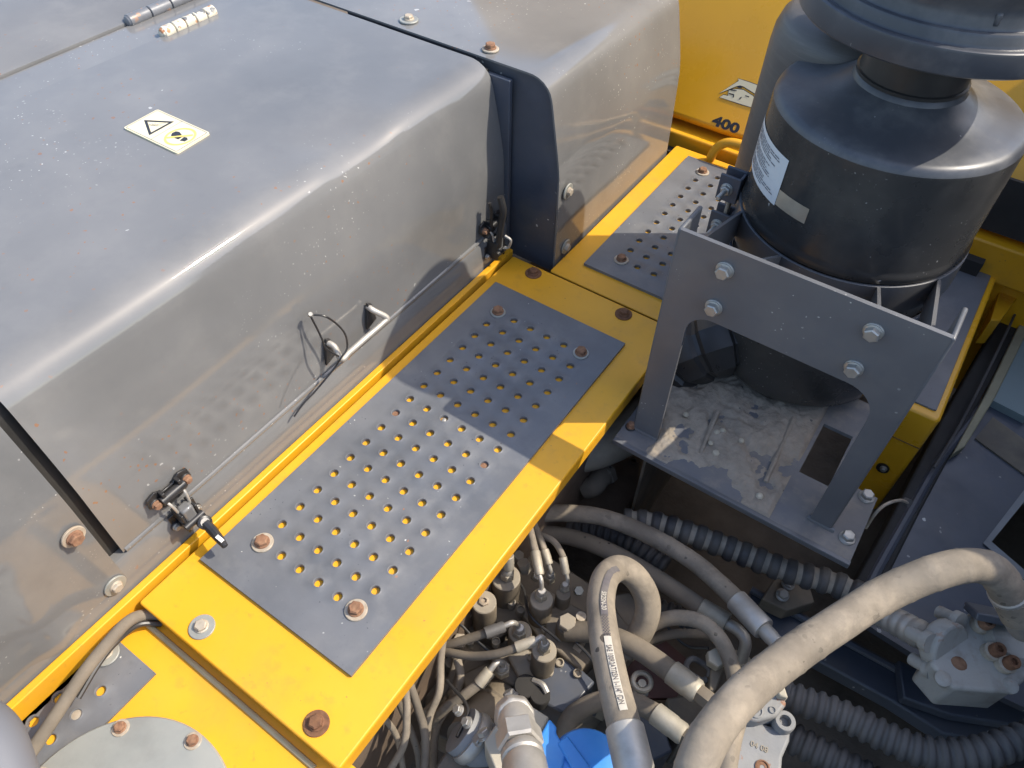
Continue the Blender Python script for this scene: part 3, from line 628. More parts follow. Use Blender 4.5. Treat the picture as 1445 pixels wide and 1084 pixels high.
me = bpy.data.meshes.new('face_plate'); bm.to_mesh(me); bm.free(); me.materials.append(m_brk)
link('face_plate', me, bk, bevel=.0012)
for sx, x in ((-1, .2705), (1, .556)):
    b = MB(); b.add([(x - .0028, yb0 + .0005, -.040), (x + .0028, yb0 + .0005, -.040), (x + .0028, yb0 + .055, -.040), (x - .0028, yb0 + .055, -.040),
                     (x - .0028, yb0 + .0005, .3128), (x + .0028, yb0 + .0005, .3128), (x + .0028, .0105, .3128), (x - .0028, .0105, .3128)],
                    [(0, 3, 2, 1), (4, 5, 6, 7), (0, 1, 5, 4), (1, 2, 6, 5), (2, 3, 7, 6), (3, 0, 4, 7)])
    b.build('flange', m_brk, bk, bevel=.0024, seg=3)
for x in (.330, .491):
    for z in (.2855, .231): bolt(B_zinc, (x, yb0, z), (0, -1, 0), bk, s=.9)
# base plate with slot
bx0, bx1, by0, by1, bz = .2545, .5945, -.078, .20, -.041
b = MB(); hx0, hx1, hy0, hy1 = .492, .534, .022, .125
for (xa, xb, ya, yb_) in ((bx0, hx0, by0, by1), (hx1, bx1 - .03, by0, by1), (hx0, hx1, by0, hy0), (hx0, hx1, hy1, by1)):
    b.span((xa, ya, bz - .006), (xb, yb_, bz))
b.span((bx1 - .03, by0, bz - .006), (bx1, .042, bz)); 
b.build('base_plate', mat('dusty base plate paint', (.085, .095, .118), .5, var=.2, vscale=14, dust=(.25, .22, .18), dust_amt=.75, dscale=10, grime=[(22, (.27, .235, .19), .8, .5)], bump=.0004, bscale=120), bk, smooth=False)
b = MB(); b.span((bx0, by0 - .001, bz - .0085), (bx1 + .001, by0 + .006, bz + .0008)); b.build('front_lip', m_brk, bk, bevel=.001)
b = MB()
b.span((.30, -.060, bz - .035), (.56, -.055, bz - .007)); b.span((.30, -.060, bz - .30), (.304, .15, bz - .007)); b.build('under_beam', m_castD, bk)
for p, m_ in ((PZ(890, 603, bz), B_small), (PZ(1195, 760, bz), B_zinc), (PZ(1222, 702, bz), B_zinc)): bolt(m_, p, (0, 0, 1), bk, s=.9 if m_ is B_zinc else 1.1)
for sx, x in ((1, .288), (1, .545)):
    b = MB(); b.tube([(x - .018, yb0 + .003, bz + .001), (x + .018, yb0 + .003, bz + .001)], .0045, 8); b.build('weld', m_brk, bk)
# mud on the base plate
def nz(x, y, s, k): return noise.fractal(Vector((x * s, y * s, k)), 1.0, 2.1, 5)
b = MB(); nx, ny = 150, 110; vs = []; fs = []
x0_, x1_, y0_, y1_ = .272, .487, -.073, .19
for j in range(ny + 1):
    for i in range(nx + 1):
        x = x0_ + (x1_ - x0_) * i / nx; y = y0_ + (y1_ - y0_) * j / ny
        u = (x - x0_) / (x1_ - x0_); v = (y - y0_) / (y1_ - y0_)
        m_ = .35 + 1.25 * v + .9 * nz(x, y, 14, 1) + .5 * nz(x, y, 40, 3) - 1.1 * max(0, .16 - u) / .16 * (1 - v) + .7 * max(0, u - .6) - .35 * max(0, .4 - u)
        edge = min(u, 1 - u, v * 3, (1 - v) * 3)
        h = min(1, max(-.5, m_ - .45)) * min(1, edge * 30)
        z = bz + (.0035 * min(1, h * 2) + .0035 * abs(nz(x, y, 70, 5)) * max(0, h) + .006 * max(0, h) * v if h > 0 else -.0012)
        vs.append((x, y, z))
for j in range(ny):
    for i in range(nx):
        a = j * (nx + 1) + i; fs.append((a, a + 1, a + nx + 2, a + nx + 1))
b.add(vs, fs); o = b.build('mud_crust', m_mud, ang=60); tag(o, 'dried grey mud caked on the bracket base plate', 'mud', kind='stuff')
b = MB()
for k, (px, py) in enumerate(((1003, 625), (1010, 640), (1020, 608), (1046, 622), (968, 585), (1072, 700), (1012, 610))):
    p = PZ(px, py, bz + .006); r = random.uniform(.003, .006)
    pr = [(r * .8, -r * .4), (r, 0), (r * .75, r * .5), (r * .3, r * .7)]
    b.lathe([(a * random.uniform(.85, 1.1), c) for a, c in pr], 7, Matrix.Translation(p) @ Matrix.Rotation(random.uniform(0, 3), 4, 'Z'))
tag(b.build('mud_pebbles', m_beige, ang=20), 'small pale pebbles lying in the dried mud', 'pebbles', kind='stuff')
for (a, c) in (((1012, 582), (988, 640)), ((1120, 590), (1080, 680))):
    p, q = PZ(*a, bz + .006), PZ(*c, bz + .002); b = MB(); b.tube([p, q], [.0045, .003], 6); b.build('rib', m_mud, bk)

# ------------------------------------------------------------------ air cleaner
ac = Vector((.402, .229, 0)); R0 = .1405
can = thing('air_cleaner', (ac.x, ac.y, -.03), 'black air cleaner canister with a domed dusty top and a wide ribbed cap', 'air cleaner')
Tc = Matrix.Translation(ac)
b = MB(); b.lathe([(.03, -.034), (.095, -.033), (.118, -.026), (.129, -.012), (.134, .010), (.135, .06), (.1355, .20), (.1385, .224), (.1395, .229)], 96, Tc); b.build('lower_body', m_can, can)
b = MB(); b.lathe([(.1395, .229), (.1425, .231), (.1432, .235), (.1430, .240), (.1415, .243), (.1405, .248), (.1405, .368), (.1400, .3735)], 96, Tc, cap=False); b.build('upper_body', m_can, can)
b = MB(); b.lathe([(.1400, .3735), (.1385, .3785), (.1355, .3820), (.131, .3838), (.120, .3862), (.100, .3905), (.086, .3945), (.076, .400), (.0665, .406), (.0625, .4085), (.0605, .414), (.058, .416), (.03, .416)], 96, Tc, cap=False); b.build('shoulder', m_canTop, can)
b = MB(); b.lathe([(.060, .412), (.0605, .418), (.0580, .419), (.0575, .446), (.050, .447)], 64, Tc, cap=False); b.build('neck', m_black, can)
b = MB(); b.lathe([(.0545, .445), (.0545, .50)], 64, Tc, cap=False); b.build('throat', m_zinc, can)
b = MB(); b.lathe([(.058, .496), (.10, .489), (.139, .4805), (.1415, .4805), (.1432, .4822), (.1435, .4845), (.1435, .5025), (.1428, .505), (.141, .5062), (.1385, .5062), (.1365, .5048), (.1335, .5035), (.131, .5042), (.1298, .507), (.1292, .5135), (.128, .516), (.1258, .5168), (.1232, .5158), (.1215, .5145), (.1195, .515), (.1182, .518), (.1176, .525), (.1165, .528), (.118, .536), (.125, .546), (.128, .560), (.127, .582), (.120, .598), (.105, .608), (.06, .614), (.002, .615)], 96, Tc, cap=False); b.build('cap', m_canTop, can)
for a in (-60, 10, 120):
    an = math.radians(a); b = MB(); b.box((0, 0, 0), (.012, .006, .012), Tc @ Matrix.Translation((.113 * math.cos(an), .113 * math.sin(an), .525)) @ Matrix.Rotation(an, 4, 'Z')); b.build('cap_clip', m_canTop, can, bevel=.002)
# labels on the canister
def cyl_hit(px, py, r):
    d = ray(px, py); o = CC[:2] - np.array(ac[:2]); A = d[0] ** 2 + d[1] ** 2; B = 2 * (o @ d[:2]); Q = o @ o - r * r
    disc = max(0, B * B - 4 * A * Q); t = (-B - math.sqrt(disc)) / (2 * A); p = CC + d * t
    return math.atan2(p[1] - ac.y, p[0] - ac.x), p[2]
def cyl_patch(name, a0, a1, z0, z1, r, m_, n=14):
    b = MB(); vs = []
    for k in range(n + 1):
        a = a0 + (a1 - a0) * k / n
        for z in (z0, z1): vs.append((ac.x + r * math.cos(a), ac.y + r * math.sin(a), z))
    b.add(vs, [(2 * k, 2 * k + 2, 2 * k + 3, 2 * k + 1) for k in range(n)]); return b.build(name, m_, can)
aR, zT = cyl_hit(1113, 226, R0); aR2, zB = cyl_hit(1094, 291, R0); aR = (aR + aR2) / 2; aL = aR - .80
cyl_patch('paper_label', aL, aR, zB, zT, R0 + .0007, m_paper)
b = MB(); rr = R0 + .0011; nl = 17
for k in range(nl):
    if k in (5, 11): continue
    z = zT - .008 - (zT - zB - .014) * k / (nl - 1); e = aL + .08 + (aR - aL - .13) * random.uniform(.6, 1)
    a = aL + .08
    while a < e:
        a2 = min(e, a + random.uniform(.03, .12)); vs = []
        for aa in np.linspace(a, a2, 3): vs += [(ac.x + rr * math.cos(aa), ac.y + rr * math.sin(aa), z), (ac.x + rr * math.cos(aa), ac.y + rr * math.sin(aa), z + .0014)]
        b.add(vs, [(0, 2, 3, 1), (2, 4, 5, 3)]); a = a2 + .012
b.build('label_print', m_inkG, can)
a1_, z1_ = cyl_hit(1142, 296, R0); a2_, z2_ = cyl_hit(1135, 317, R0)
cyl_patch('foil_label', aR + .005, (a1_ + a2_) / 2, z2_ + .001, z1_ + .001, R0 + .0007, m_foil)
# saddle straps holding the canister
sd = thing('canister_saddle', (ac.x, ac.y - .1, .15), 'curved steel saddle strap with welded ribs around the canister', 'strap')
def cyl_strip(name, a0, a1, z0, z1, r0, r1, m_, parent, n=40, bev=.0008):
    b = MB(); vs = []
    for k in range(n + 1):
        a = math.radians(a0 + (a1 - a0) * k / n); c, s_ = math.cos(a), math.sin(a)
        vs += [(ac.x + r0 * c, ac.y + r0 * s_, z0), (ac.x + r1 * c, ac.y + r1 * s_, z0), (ac.x + r1 * c, ac.y + r1 * s_, z1), (ac.x + r0 * c, ac.y + r0 * s_, z1)]
    fs = [(4 * k + i, 4 * k + (i + 1) % 4, 4 * k + 4 + (i + 1) % 4, 4 * k + 4 + i) for k in range(n) for i in range(4)] + [(0, 1, 2, 3), (4 * n, 4 * n + 3, 4 * n + 2, 4 * n + 1)]
    b.add(vs, fs); return b.build(name, m_, parent, bevel=bev)
cyl_strip('strap', 172, 378, .186, .2285, .1405, .1445, m_brk, sd, 60)
cyl_strip('lower_strap', 172, 378, .140, .160, .1385, .1425, m_navy, sd, 50)
for an in (214, 252, 300, 332):
    a = math.radians(an); p = Vector((ac.x + .1445 * math.cos(a), ac.y + .1445 * math.sin(a), 0)); q = Vector((min(.54, max(.29, p.x + .03 * math.cos(a))), -.037, 0))
    b = MB(); t = Vector((-(q - p).y, (q - p).x, 0)).normalized() * .002
    b.add([p + t + Vector((0, 0, .190)), q + t + Vector((0, 0, .222)), q - t + Vector((0, 0, .222)), p - t + Vector((0, 0, .190)), p + t + Vector((0, 0, .2280)), q + t + Vector((0, 0, .300)), q - t + Vector((0, 0, .300)), p - t + Vector((0, 0, .2280))],
          [(0, 3, 2, 1), (4, 5, 6, 7), (0, 1, 5, 4), (1, 2, 6, 5), (2, 3, 7, 6), (3, 0, 4, 7)]); b.build('rib', m_brk, sd)
# clamps on the left of the canister
for k, (px, py) in enumerate(((1030, 262), (1016, 312))):
    t = thing('strap_clamp', (.25, .25, .15), ('upper' if k == 0 else 'lower') + ' black strap clamp with a bolt on the side of the canister', 'clamp', 'strap clamps beside the canister')
    a, z = cyl_hit(px + 22, py, R0); an = math.radians(196); c = Vector((ac.x + .153 * math.cos(an), ac.y + .153 * math.sin(an), 0)); p = PY(px, py, c.y); p.x = min(p.x, ac.x - .150)
    q = MB(); q.span(p + Vector((-.013, -.010, -.019)), p + Vector((.016, -.006, .019))); q.span(p + Vector((-.013, .012, -.019)), p + Vector((.016, .016, .019))); q.span(p + Vector((.012, -.0055, -.017)), p + Vector((.016, .0115, .017))); q.build('jaw', m_navy, t, bevel=.001)
    bolt(B_zinc, p + Vector((0, -.010, .0)), (0, -1, .05), t, s=.75)
    q = MB(); q.lathe([(.0032, 0), (.0032, .026), (.0025, .027)], 12, frame(p + Vector((0, -.014, 0)), (0, -1, .1))); q.build('stud', m_bolt, t)
    q = MB(); q.span(p + Vector((.002, -.004, -.07)), p + Vector((.007, .010, -.02))); q.build('tail', m_cast, t, bevel=.002)
# second drum behind
d = ray(1052, 180); az = math.atan2(d[0], d[1]); cy2 = .345; cx2 = .305
ddir = Vector((math.sin(az), math.cos(az))); rel = Vector((cx2 - CC[0], cy2 - CC[1])); r2 = abs(rel.x * ddir.y - rel.y * ddir.x)
dr = thing('muffler_drum', (cx2, cy2, .02), 'dark grey drum with painted reflection bands standing behind the canister', 'drum')
b = MB(); b.lathe([(r2 * .5, .002), (r2 * .96, .003), (r2, .01), (r2, .372), (r2 * .985, .392), (r2 * .93, .408), (r2 * .82, .418), (r2 * .4, .424), (.001, .425)], 72, Matrix.Translation((cx2, cy2, 0)), cap=False); b.build('shell', m_canB, dr)
# black bellows duct left under the canister
du = thing('intake_duct', (.30, .15, .0), 'black ribbed rubber intake duct below the canister', 'duct')
b = MB(); pts = cr([(.395, .20, .02), (.34, .155, .022), (.300, .118, .010), (.268, .108, -.03), (.25, .12, -.10)], 14)
b.tube(pts, .046, 9, rf=lambda L, t: .047 + (.004 if (L % .034) < .028 else -.001)); b.build('bellows', m_black, du, ang=25)

# ------------------------------------------------------------------ boom (dark blue steel) on the right
bo = thing('boom', (.95, 0, -.3), 'huge dark blue boom steelwork beside the hoses', 'boom')
b = MB(); zn = -.17
pl_ = pxpoly([(1205, 870), (1240, 800), (1322, 660), (1390, 575), (1450, 455), (1700, 380), (1800, 700), (1470, 1010), (1300, 930)], zn)
hole = pxpoly([(1392, 765), (1452, 690), (1560, 760), (1500, 860)], zn)
bm = bmesh.new(); vo = [bm.verts.new((*p, zn)) for p in pl_]; vi = [bm.verts.new((*p, zn)) for p in hole]
def near(i): return min(range(len(pl_)), key=lambda k: (Vector(pl_[k]) - Vector(hole[i])).length)
eo = [bm.edges.new((vo[i], vo[(i + 1) % len(vo)])) for i in range(len(vo))]; ei = [bm.edges.new((vi[i], vi[(i + 1) % 4])) for i in range(4)]
bmesh.ops.triangle_fill(bm, edges=eo + ei, use_beauty=True)
for f in list(bm.faces):
    c = f.calc_center_median()
    # drop faces inside the opening
    ins = True
    for i in range(4):
        A_, B_ = Vector(hole[i]), Vector(hole[(i + 1) % 4])
        if ((B_ - A_).x * (c.y - A_.y) - (B_ - A_).y * (c.x - A_.x)) * (1 if sum(hole[k][0] * hole[(k + 1) % 4][1] - hole[(k + 1) % 4][0] * hole[k][1] for k in range(4)) > 0 else -1) < 0: ins = False
    if ins: bm.faces.remove(f)
ex = bmesh.ops.extrude_face_region(bm, geom=list(bm.faces))
for v in ex['geom']:
    if isinstance(v, bmesh.types.BMVert): v.co.z -= .012
bmesh.ops.recalc_face_normals(bm, faces=bm.faces)
me = bpy.data.meshes.new('deck_plate'); bm.to_mesh(me); bm.free(); me.materials.append(m_navy); link('deck_plate', me, bo)
b = MB(); ho = [Vector((*p, zn + .003)) for p in pxpoly([(1386, 768), (1452, 682), (1575, 758), (1502, 872)], zn)]
hi_ = [Vector((*p, zn + .003)) for p in pxpoly([(1398, 766), (1454, 697), (1550, 762), (1498, 852)], zn)]
n4 = 4; b.add(ho + hi_ + [p - Vector((0, 0, .03)) for p in hi_], [(i, (i + 1) % 4, 4 + (i + 1) % 4, 4 + i) for i in range(4)] + [(4 + i, 4 + (i + 1) % 4, 8 + (i + 1) % 4, 8 + i) for i in range(4)]); b.build('opening_rim', m_castG, bo, smooth=False)
b = MB(); pp = pxpoly([(1375, 620), (1400, 590), (1470, 640), (1450, 675)], zn); b.prism(pp if sum(pp[k][0] * pp[(k + 1) % 4][1] - pp[(k + 1) % 4][0] * pp[k][1] for k in range(4)) > 0 else pp[::-1], zn, zn + .003); b.build('dusty_strap', m_castD, bo)
b = MB(); b.tube([PZ(x, y, zn + .006) for x, y in ((1198, 880), (1240, 800), (1322, 655), (1390, 570), (1455, 440))], .008, 10); b.build('edge_fold', m_navy, bo)
# lower ribs
zl = -.26
b = MB(); ribbon(b, [PZ(*p, zl) for p in ((1060, 830), (1150, 880), (1270, 945), (1330, 985), (1460, 1010))], [PZ(*p, zl) for p in ((1060, 880), (1140, 925), (1260, 990), (1330, 1035), (1460, 1060))], .03); b.build('lower_flange', m_navy, bo, bevel=.003)
b = MB(); b.tube([PZ(*p, zl + .006) for p in ((1060, 832), (1150, 882), (1270, 947), (1290, 965))], .006, 8); b.build('flange_edge', m_navy, bo)
b = MB(); ribbon(b, [PZ(*p, -.235) for p in ((1268, 930), (1330, 960), (1470, 990))], [PZ(*p, -.235) for p in ((1275, 985), (1345, 1010), (1470, 1030))], .02); b.build('gusset', m_navy, bo, bevel=.003)
b = MB(); b.prism([(-1.2, -.6), (1.1, -.6), (1.1, .80), (.22, .80), (.15, .34), (-1.2, .34)], .93, 1.35, Matrix(((0, 0, 1, 0), (1, 0, 0, 0), (0, 1, 0, 0), (0, 0, 0, 1)))); b.build('beam', m_navy, bo, bevel=.01)  # out of view, inferred from shade; stepped outline shaped for the shadow it casts
b = MB(); b.tube(cr([PZ(*p) for p in ((1200, 880, -.2), (1235, 882, -.2), (1262, 892, -.2), (1310, 900, -.2))], 6), .0018, 6); tag(b.build('dry_stalk', m_cream), 'thin dry stalk lying behind the arching hose', 'stalk')

# ------------------------------------------------------------------ hoses
def hose(name, pts, wpx, m_, label, cat='hose', parent=None, n=18, sub=12, rf=None, group=None):
    P = cr([PZ(*p) for p in pts], sub); mid = P[len(P) // 2]; r = rad(mid, wpx)
    b = MB(); b.tube(P, r, n, rf=(lambda L, t: rf(L, t, r)) if rf else None)
    if parent is not None: return b.build(name, m_, parent), P, r
    return tag(b.build(name, m_), label, cat, group), P, r
def ferr(parent, a, c, r, m_=m_zincD, name='ferrule', ribs=True, n=24):
    a, c = Vector(a), Vector(c); L = (c - a).length; T = frame(a, c - a)
    b = MB(); pr = [(r * .9, 0), (r, L * .03), (r, L * .6)]
    pr += [(r * .94, L * .66), (r * .97, L * .9), (r * .82, L)] if ribs else [(r, L * .97), (r * .95, L)]
    b.lathe(pr, n, T); return b.build(name, m_, parent)
def nut(parent, p, d, w_, h, m_=m_zincD, name='nut'):
    b = MB(); r = w_ / math.sqrt(3); b.lathe([(r * .9, 0), (r, h * .12), (r, h * .88), (r * .9, h)], 6, frame(p, d)); return b.build(name, m_, parent, ang=25)
tape = lambda L, t, r: r * (1 + .008 * math.sin(L * 40) + .006 * math.sin(L * 97) + (.03 if (L % .031) < .0035 else 0))
# arching hose
ah = thing('arched_hose', PZ(1250, 840, .08), 'fat dusty hose arching from the white flange block across the bay', 'hose')
ptsA = [(1437, 868, .045), (1408, 812, .10), (1372, 798, .118), (1320, 808, .115), (1250, 838, .10), (1180, 882, .10), (1110, 930, .105), (1050, 980, .115), (1008, 1030, .12), (985, 1075, .12), (970, 1130, .11)]
_, PA, rA = hose('hose_body', ptsA, 51, m_hose, None, parent=ah, n=26, rf=tape)
ferr(ah, PA[7], PZ(1450, 885, .01), rA * 1.1, m_zinc, ribs=False)
# printed loop hose
lh = thing('printed_hose', PZ(850, 900, .06), 'thick hose looping up with a pale printed line down its side', 'hose')
ptsL = [(893, 1080, .035), (882, 1030, .03), (868, 975, .022), (857, 925, .01), (850, 880, -.005), (848, 845, -.02), (855, 815, -.035), (873, 802, -.05), (894, 812, -.065), (910, 836, -.08), (914, 862, -.10), (904, 892, -.125), (880, 920, -.145)]
Pl = cr([PZ(*p) for p in ptsL], 12)
rL = .0162
b = MB(); b.tube(Pl, rL, 28, rf=lambda L, t: rL * (1 + .01 * math.sin(L * 60)) * (1.06 - .06 * t)); b.build('hose_body', m_hose, lh)
T_ = (Pl[0] - Pl[3]).normalized(); ferr(lh, Pl[13], Pl[13] + (Pl[8] - Pl[14]).normalized() * .07, rL * 1.2, m_zinc, n=28)
# prints wrapped on the hose
arcL = [0]
for i in range(1, len(Pl)): arcL.append(arcL[-1] + (Pl[i] - Pl[i - 1]).length)
def wrap(s, off, lift=.0006, ang0=0):
    i = max(k for k in range(len(arcL)) if arcL[k] <= s or k == 0); i = min(i, len(Pl) - 2); t = (s - arcL[i]) / (arcL[i + 1] - arcL[i])
    c = Pl[i].lerp(Pl[i + 1], t); tn = (Pl[min(i + 2, len(Pl) - 1)] - Pl[max(i - 1, 0)]).normalized()
    v = (Vector(CC) - c); v = (v - tn * v.dot(tn)).normalized(); u = tn.cross(v)
    a = off / rL + ang0; return c + (v * math.cos(a) + u * math.sin(a)) * (rL * 1.072 + lift)
def wrap_geo(name, vs, fs, m_, s0, ang0, lift):
    # text x runs down the hose (towards the ferrule), so arc length falls
    b = MB(); b.add([wrap(s0 - v[0], v[1], lift, ang0) for v in vs], fs); return b.build(name, m_, lh, smooth=False)
def strip(name, sa, sb, wd, m_, ang0, lift, n=40):
    b = MB(); vs = []
    for k in range(n + 1):
        s_ = sa + (sb - sa) * k / n
        for j in range(4): vs.append(wrap(s_, -wd / 2 + wd * j / 3, lift, ang0))
    b.add(vs, [(4 * k + j, 4 * k + j + 1, 4 * k + j + 5, 4 * k + j + 4) for k in range(n) for j in range(3)]); return b.build(name, m_, lh)
def s_at(px, py):
    best = min(range(len(Pl)), key=lambda i: sum((a - c) ** 2 for a, c in zip(proj(Pl[i]), (px, py)))); return arcL[best]
def proj(p):
    c = RC @ (np.array(p) - CC); return (722.5 + FP * c[0] / c[2], 542 + FP * c[1] / c[2])
sT, sM, sC, sE = s_at(856, 808), s_at(848, 884), s_at(852, 914), s_at(878, 1012)
AG = .22
def pick(a):      # sign test so that the line lies left of centre as in the photograph
    return a
strip('dark_stripe', sT, sM, .0075, m_dink, AG, .0004)
chk = MB()
for i in range(14):
    for j in range(5):
        if (i + j) % 2: continue
        sa = sM + (sC - sM) * i / 14; sb = sM + (sC - sM) * (i + 1) / 14; o0 = -.0036 + .0072 * j / 5; o1 = -.0036 + .0072 * (j + 1) / 5
        chk.add([wrap(sa, o0, .0005, AG), wrap(sb, o0, .0005, AG), wrap(sb, o1, .0005, AG), wrap(sa, o1, .0005, AG)], [(0, 1, 2, 3)])
chk.build('checker_print', m_dink, lh, smooth=False)
strip('pale_stripe', sC, sE - .002, .0075, m_wht, AG, .0004)
vs, fs = text_geo('SR2SN-20', .0072, .0001); wrap_geo('print_upper', [(v[0], v[1] - .0026, 0) for v in vs], fs, m_wht, sM + .036, AG, .0010)
vs, fs = text_geo('SAE 100R2AT/2SN 1-1/4" (DN', .0072, .0001); xm = max(v[0] for v in vs); kx = min(1.3, (sC - sE - .016) / xm)
vs2 = [(v[0] * kx, v[1] - .0026, 0) for v in vs]
wrap_geo('print_lower', vs2, fs, m_dink, sC - .012, AG, .0010)
# long hoses
lo1 = thing('long_hose', PZ(900, 745, -.14), 'upper dusty hose running from under the cover to a steel coupling', 'hose')
_, P1, r1 = hose('hose_body', [(740, 728, -.16), (790, 724, -.15), (850, 730, -.14), (915, 755, -.13), (975, 790, -.12), (1020, 828, -.11), (1048, 856, -.105)], 25, m_hose, None, parent=lo1, rf=tape)
ferr(lo1, PZ(1038, 846, -.107), PZ(1078, 888, -.095), r1 * 1.22, m_zinc, ribs=False); ferr(lo1, PZ(1076, 886, -.096), PZ(1098, 910, -.09), r1 * .8, m_zinc, name='stem')
lo2 = thing('long_hose', PZ(900, 800, -.18), 'lower dusty hose under the cover ending in a bent steel elbow', 'hose')
_, P2, r2_ = hose('hose_body', [(735, 750, -.19), (800, 757, -.185), (860, 778, -.175), (920, 812, -.165), (975, 848, -.155), (1000, 866, -.15)], 25, m_hoseD, None, parent=lo2)
ferr(lo2, PZ(988, 858, -.152), PZ(1026, 880, -.147), r2_ * 1.15, m_zincD, ribs=False)
b = MB(); b.tube(cr([PZ(*p) for p in ((1022, 878, -.147), (1042, 890, -.146), (1052, 905, -.15), (1048, 925, -.17), (1042, 940, -.19))], 8), r2_ * .62, 16); b.build('elbow', m_zinc, lo2)
nut(lo2, PZ(1046, 928, -.178), PZ(1040, 945, -.20) - PZ(1046, 928, -.178), r2_ * 2, .02)
# three mid hoses
mh = thing('stub_hose', PZ(930, 930, -.10), 'short hose behind the printed loop ending in a dusty ferrule', 'hose')
_, P3, r3 = hose('hose_body', [(800, 890, -.14), (850, 895, -.125), (890, 910, -.115), (925, 932, -.11), (955, 955, -.105)], 30, m_hoseD, None, parent=mh)
ferr(mh, PZ(947, 948, -.107), PZ(986, 978, -.10), r3 * 1.14, m_zincD); nut(mh, PZ(984, 976, -.10), P3[-1] - P3[-6], r3 * 1.5, .02, m_castD)
mh2 = thing('stub_hose', PZ(900, 990, -.10), 'lower stub hose curving behind the blue part into a pale ferrule', 'hose')
_, P4, r4 = hose('hose_body', [(790, 1045, -.16), (808, 1010, -.14), (845, 990, -.125), (890, 990, -.115), (935, 1012, -.105)], 27, m_hoseD, None, parent=mh2)
ferr(mh2, PZ(924, 1006, -.107), PZ(966, 1038, -.098), r4 * 1.16, m_zincD); nut(mh2, PZ(964, 1037, -.098), P4[-1] - P4[-6], r4 * 1.5, .02, m_castD)
o, P5, r5 = hose('curved_hose', [(895, 915, -.15), (915, 885, -.13), (950, 872, -.11), (990, 878, -.10), (1018, 905, -.10), (1034, 945, -.11), (1042, 1000, -.13)], 22, m_hose, 'mid size dusty hose bending in a quarter circle behind the arched hose')
o, _, _ = hose('thin_hose', [(890, 925, -.17), (915, 905, -.15), (950, 895, -.145), (990, 895, -.15), (1010, 900, -.16)], 13, m_hoseD, 'thin hose curving inside the quarter-circle hose')
o, _, _ = hose('under_hose', [(1046, 975, .02), (1040, 1010, .03), (1030, 1050, .035), (1022, 1100, .03)], 30, m_hose, 'pale hose hanging straight down beneath the arched hose')
# corrugated conduits
def corrug(L, t, r, p=.012): 
    k = (L % p) / p; return r * (1.0 if .1 < k < .55 else .80 if .66 < k < .98 else .92)
def conduit(pts, wpx, m_, label, p=.012, r=None, n=26):
    P = cr([PZ(*q) for q in pts], 10); tot = sum((P[i + 1] - P[i]).length for i in range(len(P) - 1)); N = int(tot / p * 9)
    # resample evenly
    out = []; acc = [0]
    for i in range(1, len(P)): acc.append(acc[-1] + (P[i] - P[i - 1]).length)
    j = 0
    for k in range(N + 1):
        s_ = tot * k / N
        while j < len(P) - 2 and acc[j + 1] < s_: j += 1
        out.append(P[j].lerp(P[j + 1], (s_ - acc[j]) / (acc[j + 1] - acc[j])))
    r = r or rad(out[N // 2], wpx); b = MB(); b.tube(out, r, n, rf=lambda L, t: corrug(L, t, r, p), mif=lambda L: 1 if (L % p) / p > .60 else 0); return tag(b.build('corrugated_conduit', [m_, m_mudG if m_ is m_corrM else m_corr], ang=60), label, 'conduit')
conduit([(880, 735, -.16), (920, 738, -.155), (970, 752, -.15), (1040, 778, -.15), (1110, 805, -.145), (1180, 825, -.14), (1250, 858, -.13)], 37, m_corrM, 'muddy corrugated conduit running below the bracket base plate', .0215)
conduit([(1060, 960, -.16), (1120, 985, -.15), (1190, 1010, -.14), (1250, 1040, -.13), (1310, 1062, -.12), (1380, 1062, -.11), (1470, 1035, -.10)], 46, m_corr, 'black corrugated conduit curving along the dark boom plate', .0135)
conduit([(1060, 1010, -.2), (1130, 1048, -.19), (1200, 1085, -.18), (1260, 1120, -.18)], 46, m_corr, 'lower black corrugated conduit disappearing below the frame edge', .0135)
conduit([(800, 748, -.22), (850, 752, -.21), (895, 768, -.20), (940, 800, -.2)], 30, m_corr, 'dark corrugated conduit half hidden between the long hoses', .012)
conduit([(900, 850, -.24), (960, 870, -.24), (1010, 890, -.25)], 30, m_corr, 'short dark conduit deep below the steel elbow', .011)

# ------------------------------------------------------------------ white flange block
wb = thing('flange_block', PZ(1375, 930, -.05), 'off-white cast flange block with rusty socket bolts', 'flange block')
zw = -.045
pp = pxpoly([(1312, 935), (1345, 880), (1372, 862), (1450, 890), (1460, 950), (1425, 978), (1345, 972)], zw)
if sum(pp[k][0] * pp[(k + 1) % len(pp)][1] - pp[(k + 1) % len(pp)][0] * pp[k][1] for k in range(len(pp))) < 0: pp = pp[::-1]
b = MB(); b.prism(pp, zw - .055, zw); b.build('block', m_white, wb, bevel=.004, seg=3)
b = MB(); b.lathe([(.030, -.02), (.030, .008), (.026, .014), (.0, .016)], 24, Matrix.Translation(PZ(1425, 905, zw))); b.build('boss', m_white, wb)
pa_, pb_ = PZ(1210, 848, -.125), PZ(1322, 908, -.06)
b = MB(); r_ = rad(pb_, 40) ; T2 = frame(pa_, pb_ - pa_); L_ = (pb_ - pa_).length
pr = []
for k in range(40): pr.append((r_ * (.92 + .05 * ((k % 5) < 3) + .1 * (k / 40)), L_ * .86 * k / 40))
pr += [(r_ * .72, L_ * .88), (r_ * .72, L_)]
b.lathe(pr, 28, T2); b.build('sleeve', m_zinc, wb)
ax = (pb_ - pa_).normalized(); fc_ = PZ(1335, 912, -.05)
b = MB(); b.lathe([(.024, -.010), (.030, -.004), (.031, .012), (.029, .016)], 20, frame(fc_ - ax * .008, ax)); b.build('split_flange', m_white, wb, bevel=.002)
side = ax.cross(Vector((0, 0, 1))).normalized(); upv = side.cross(ax)
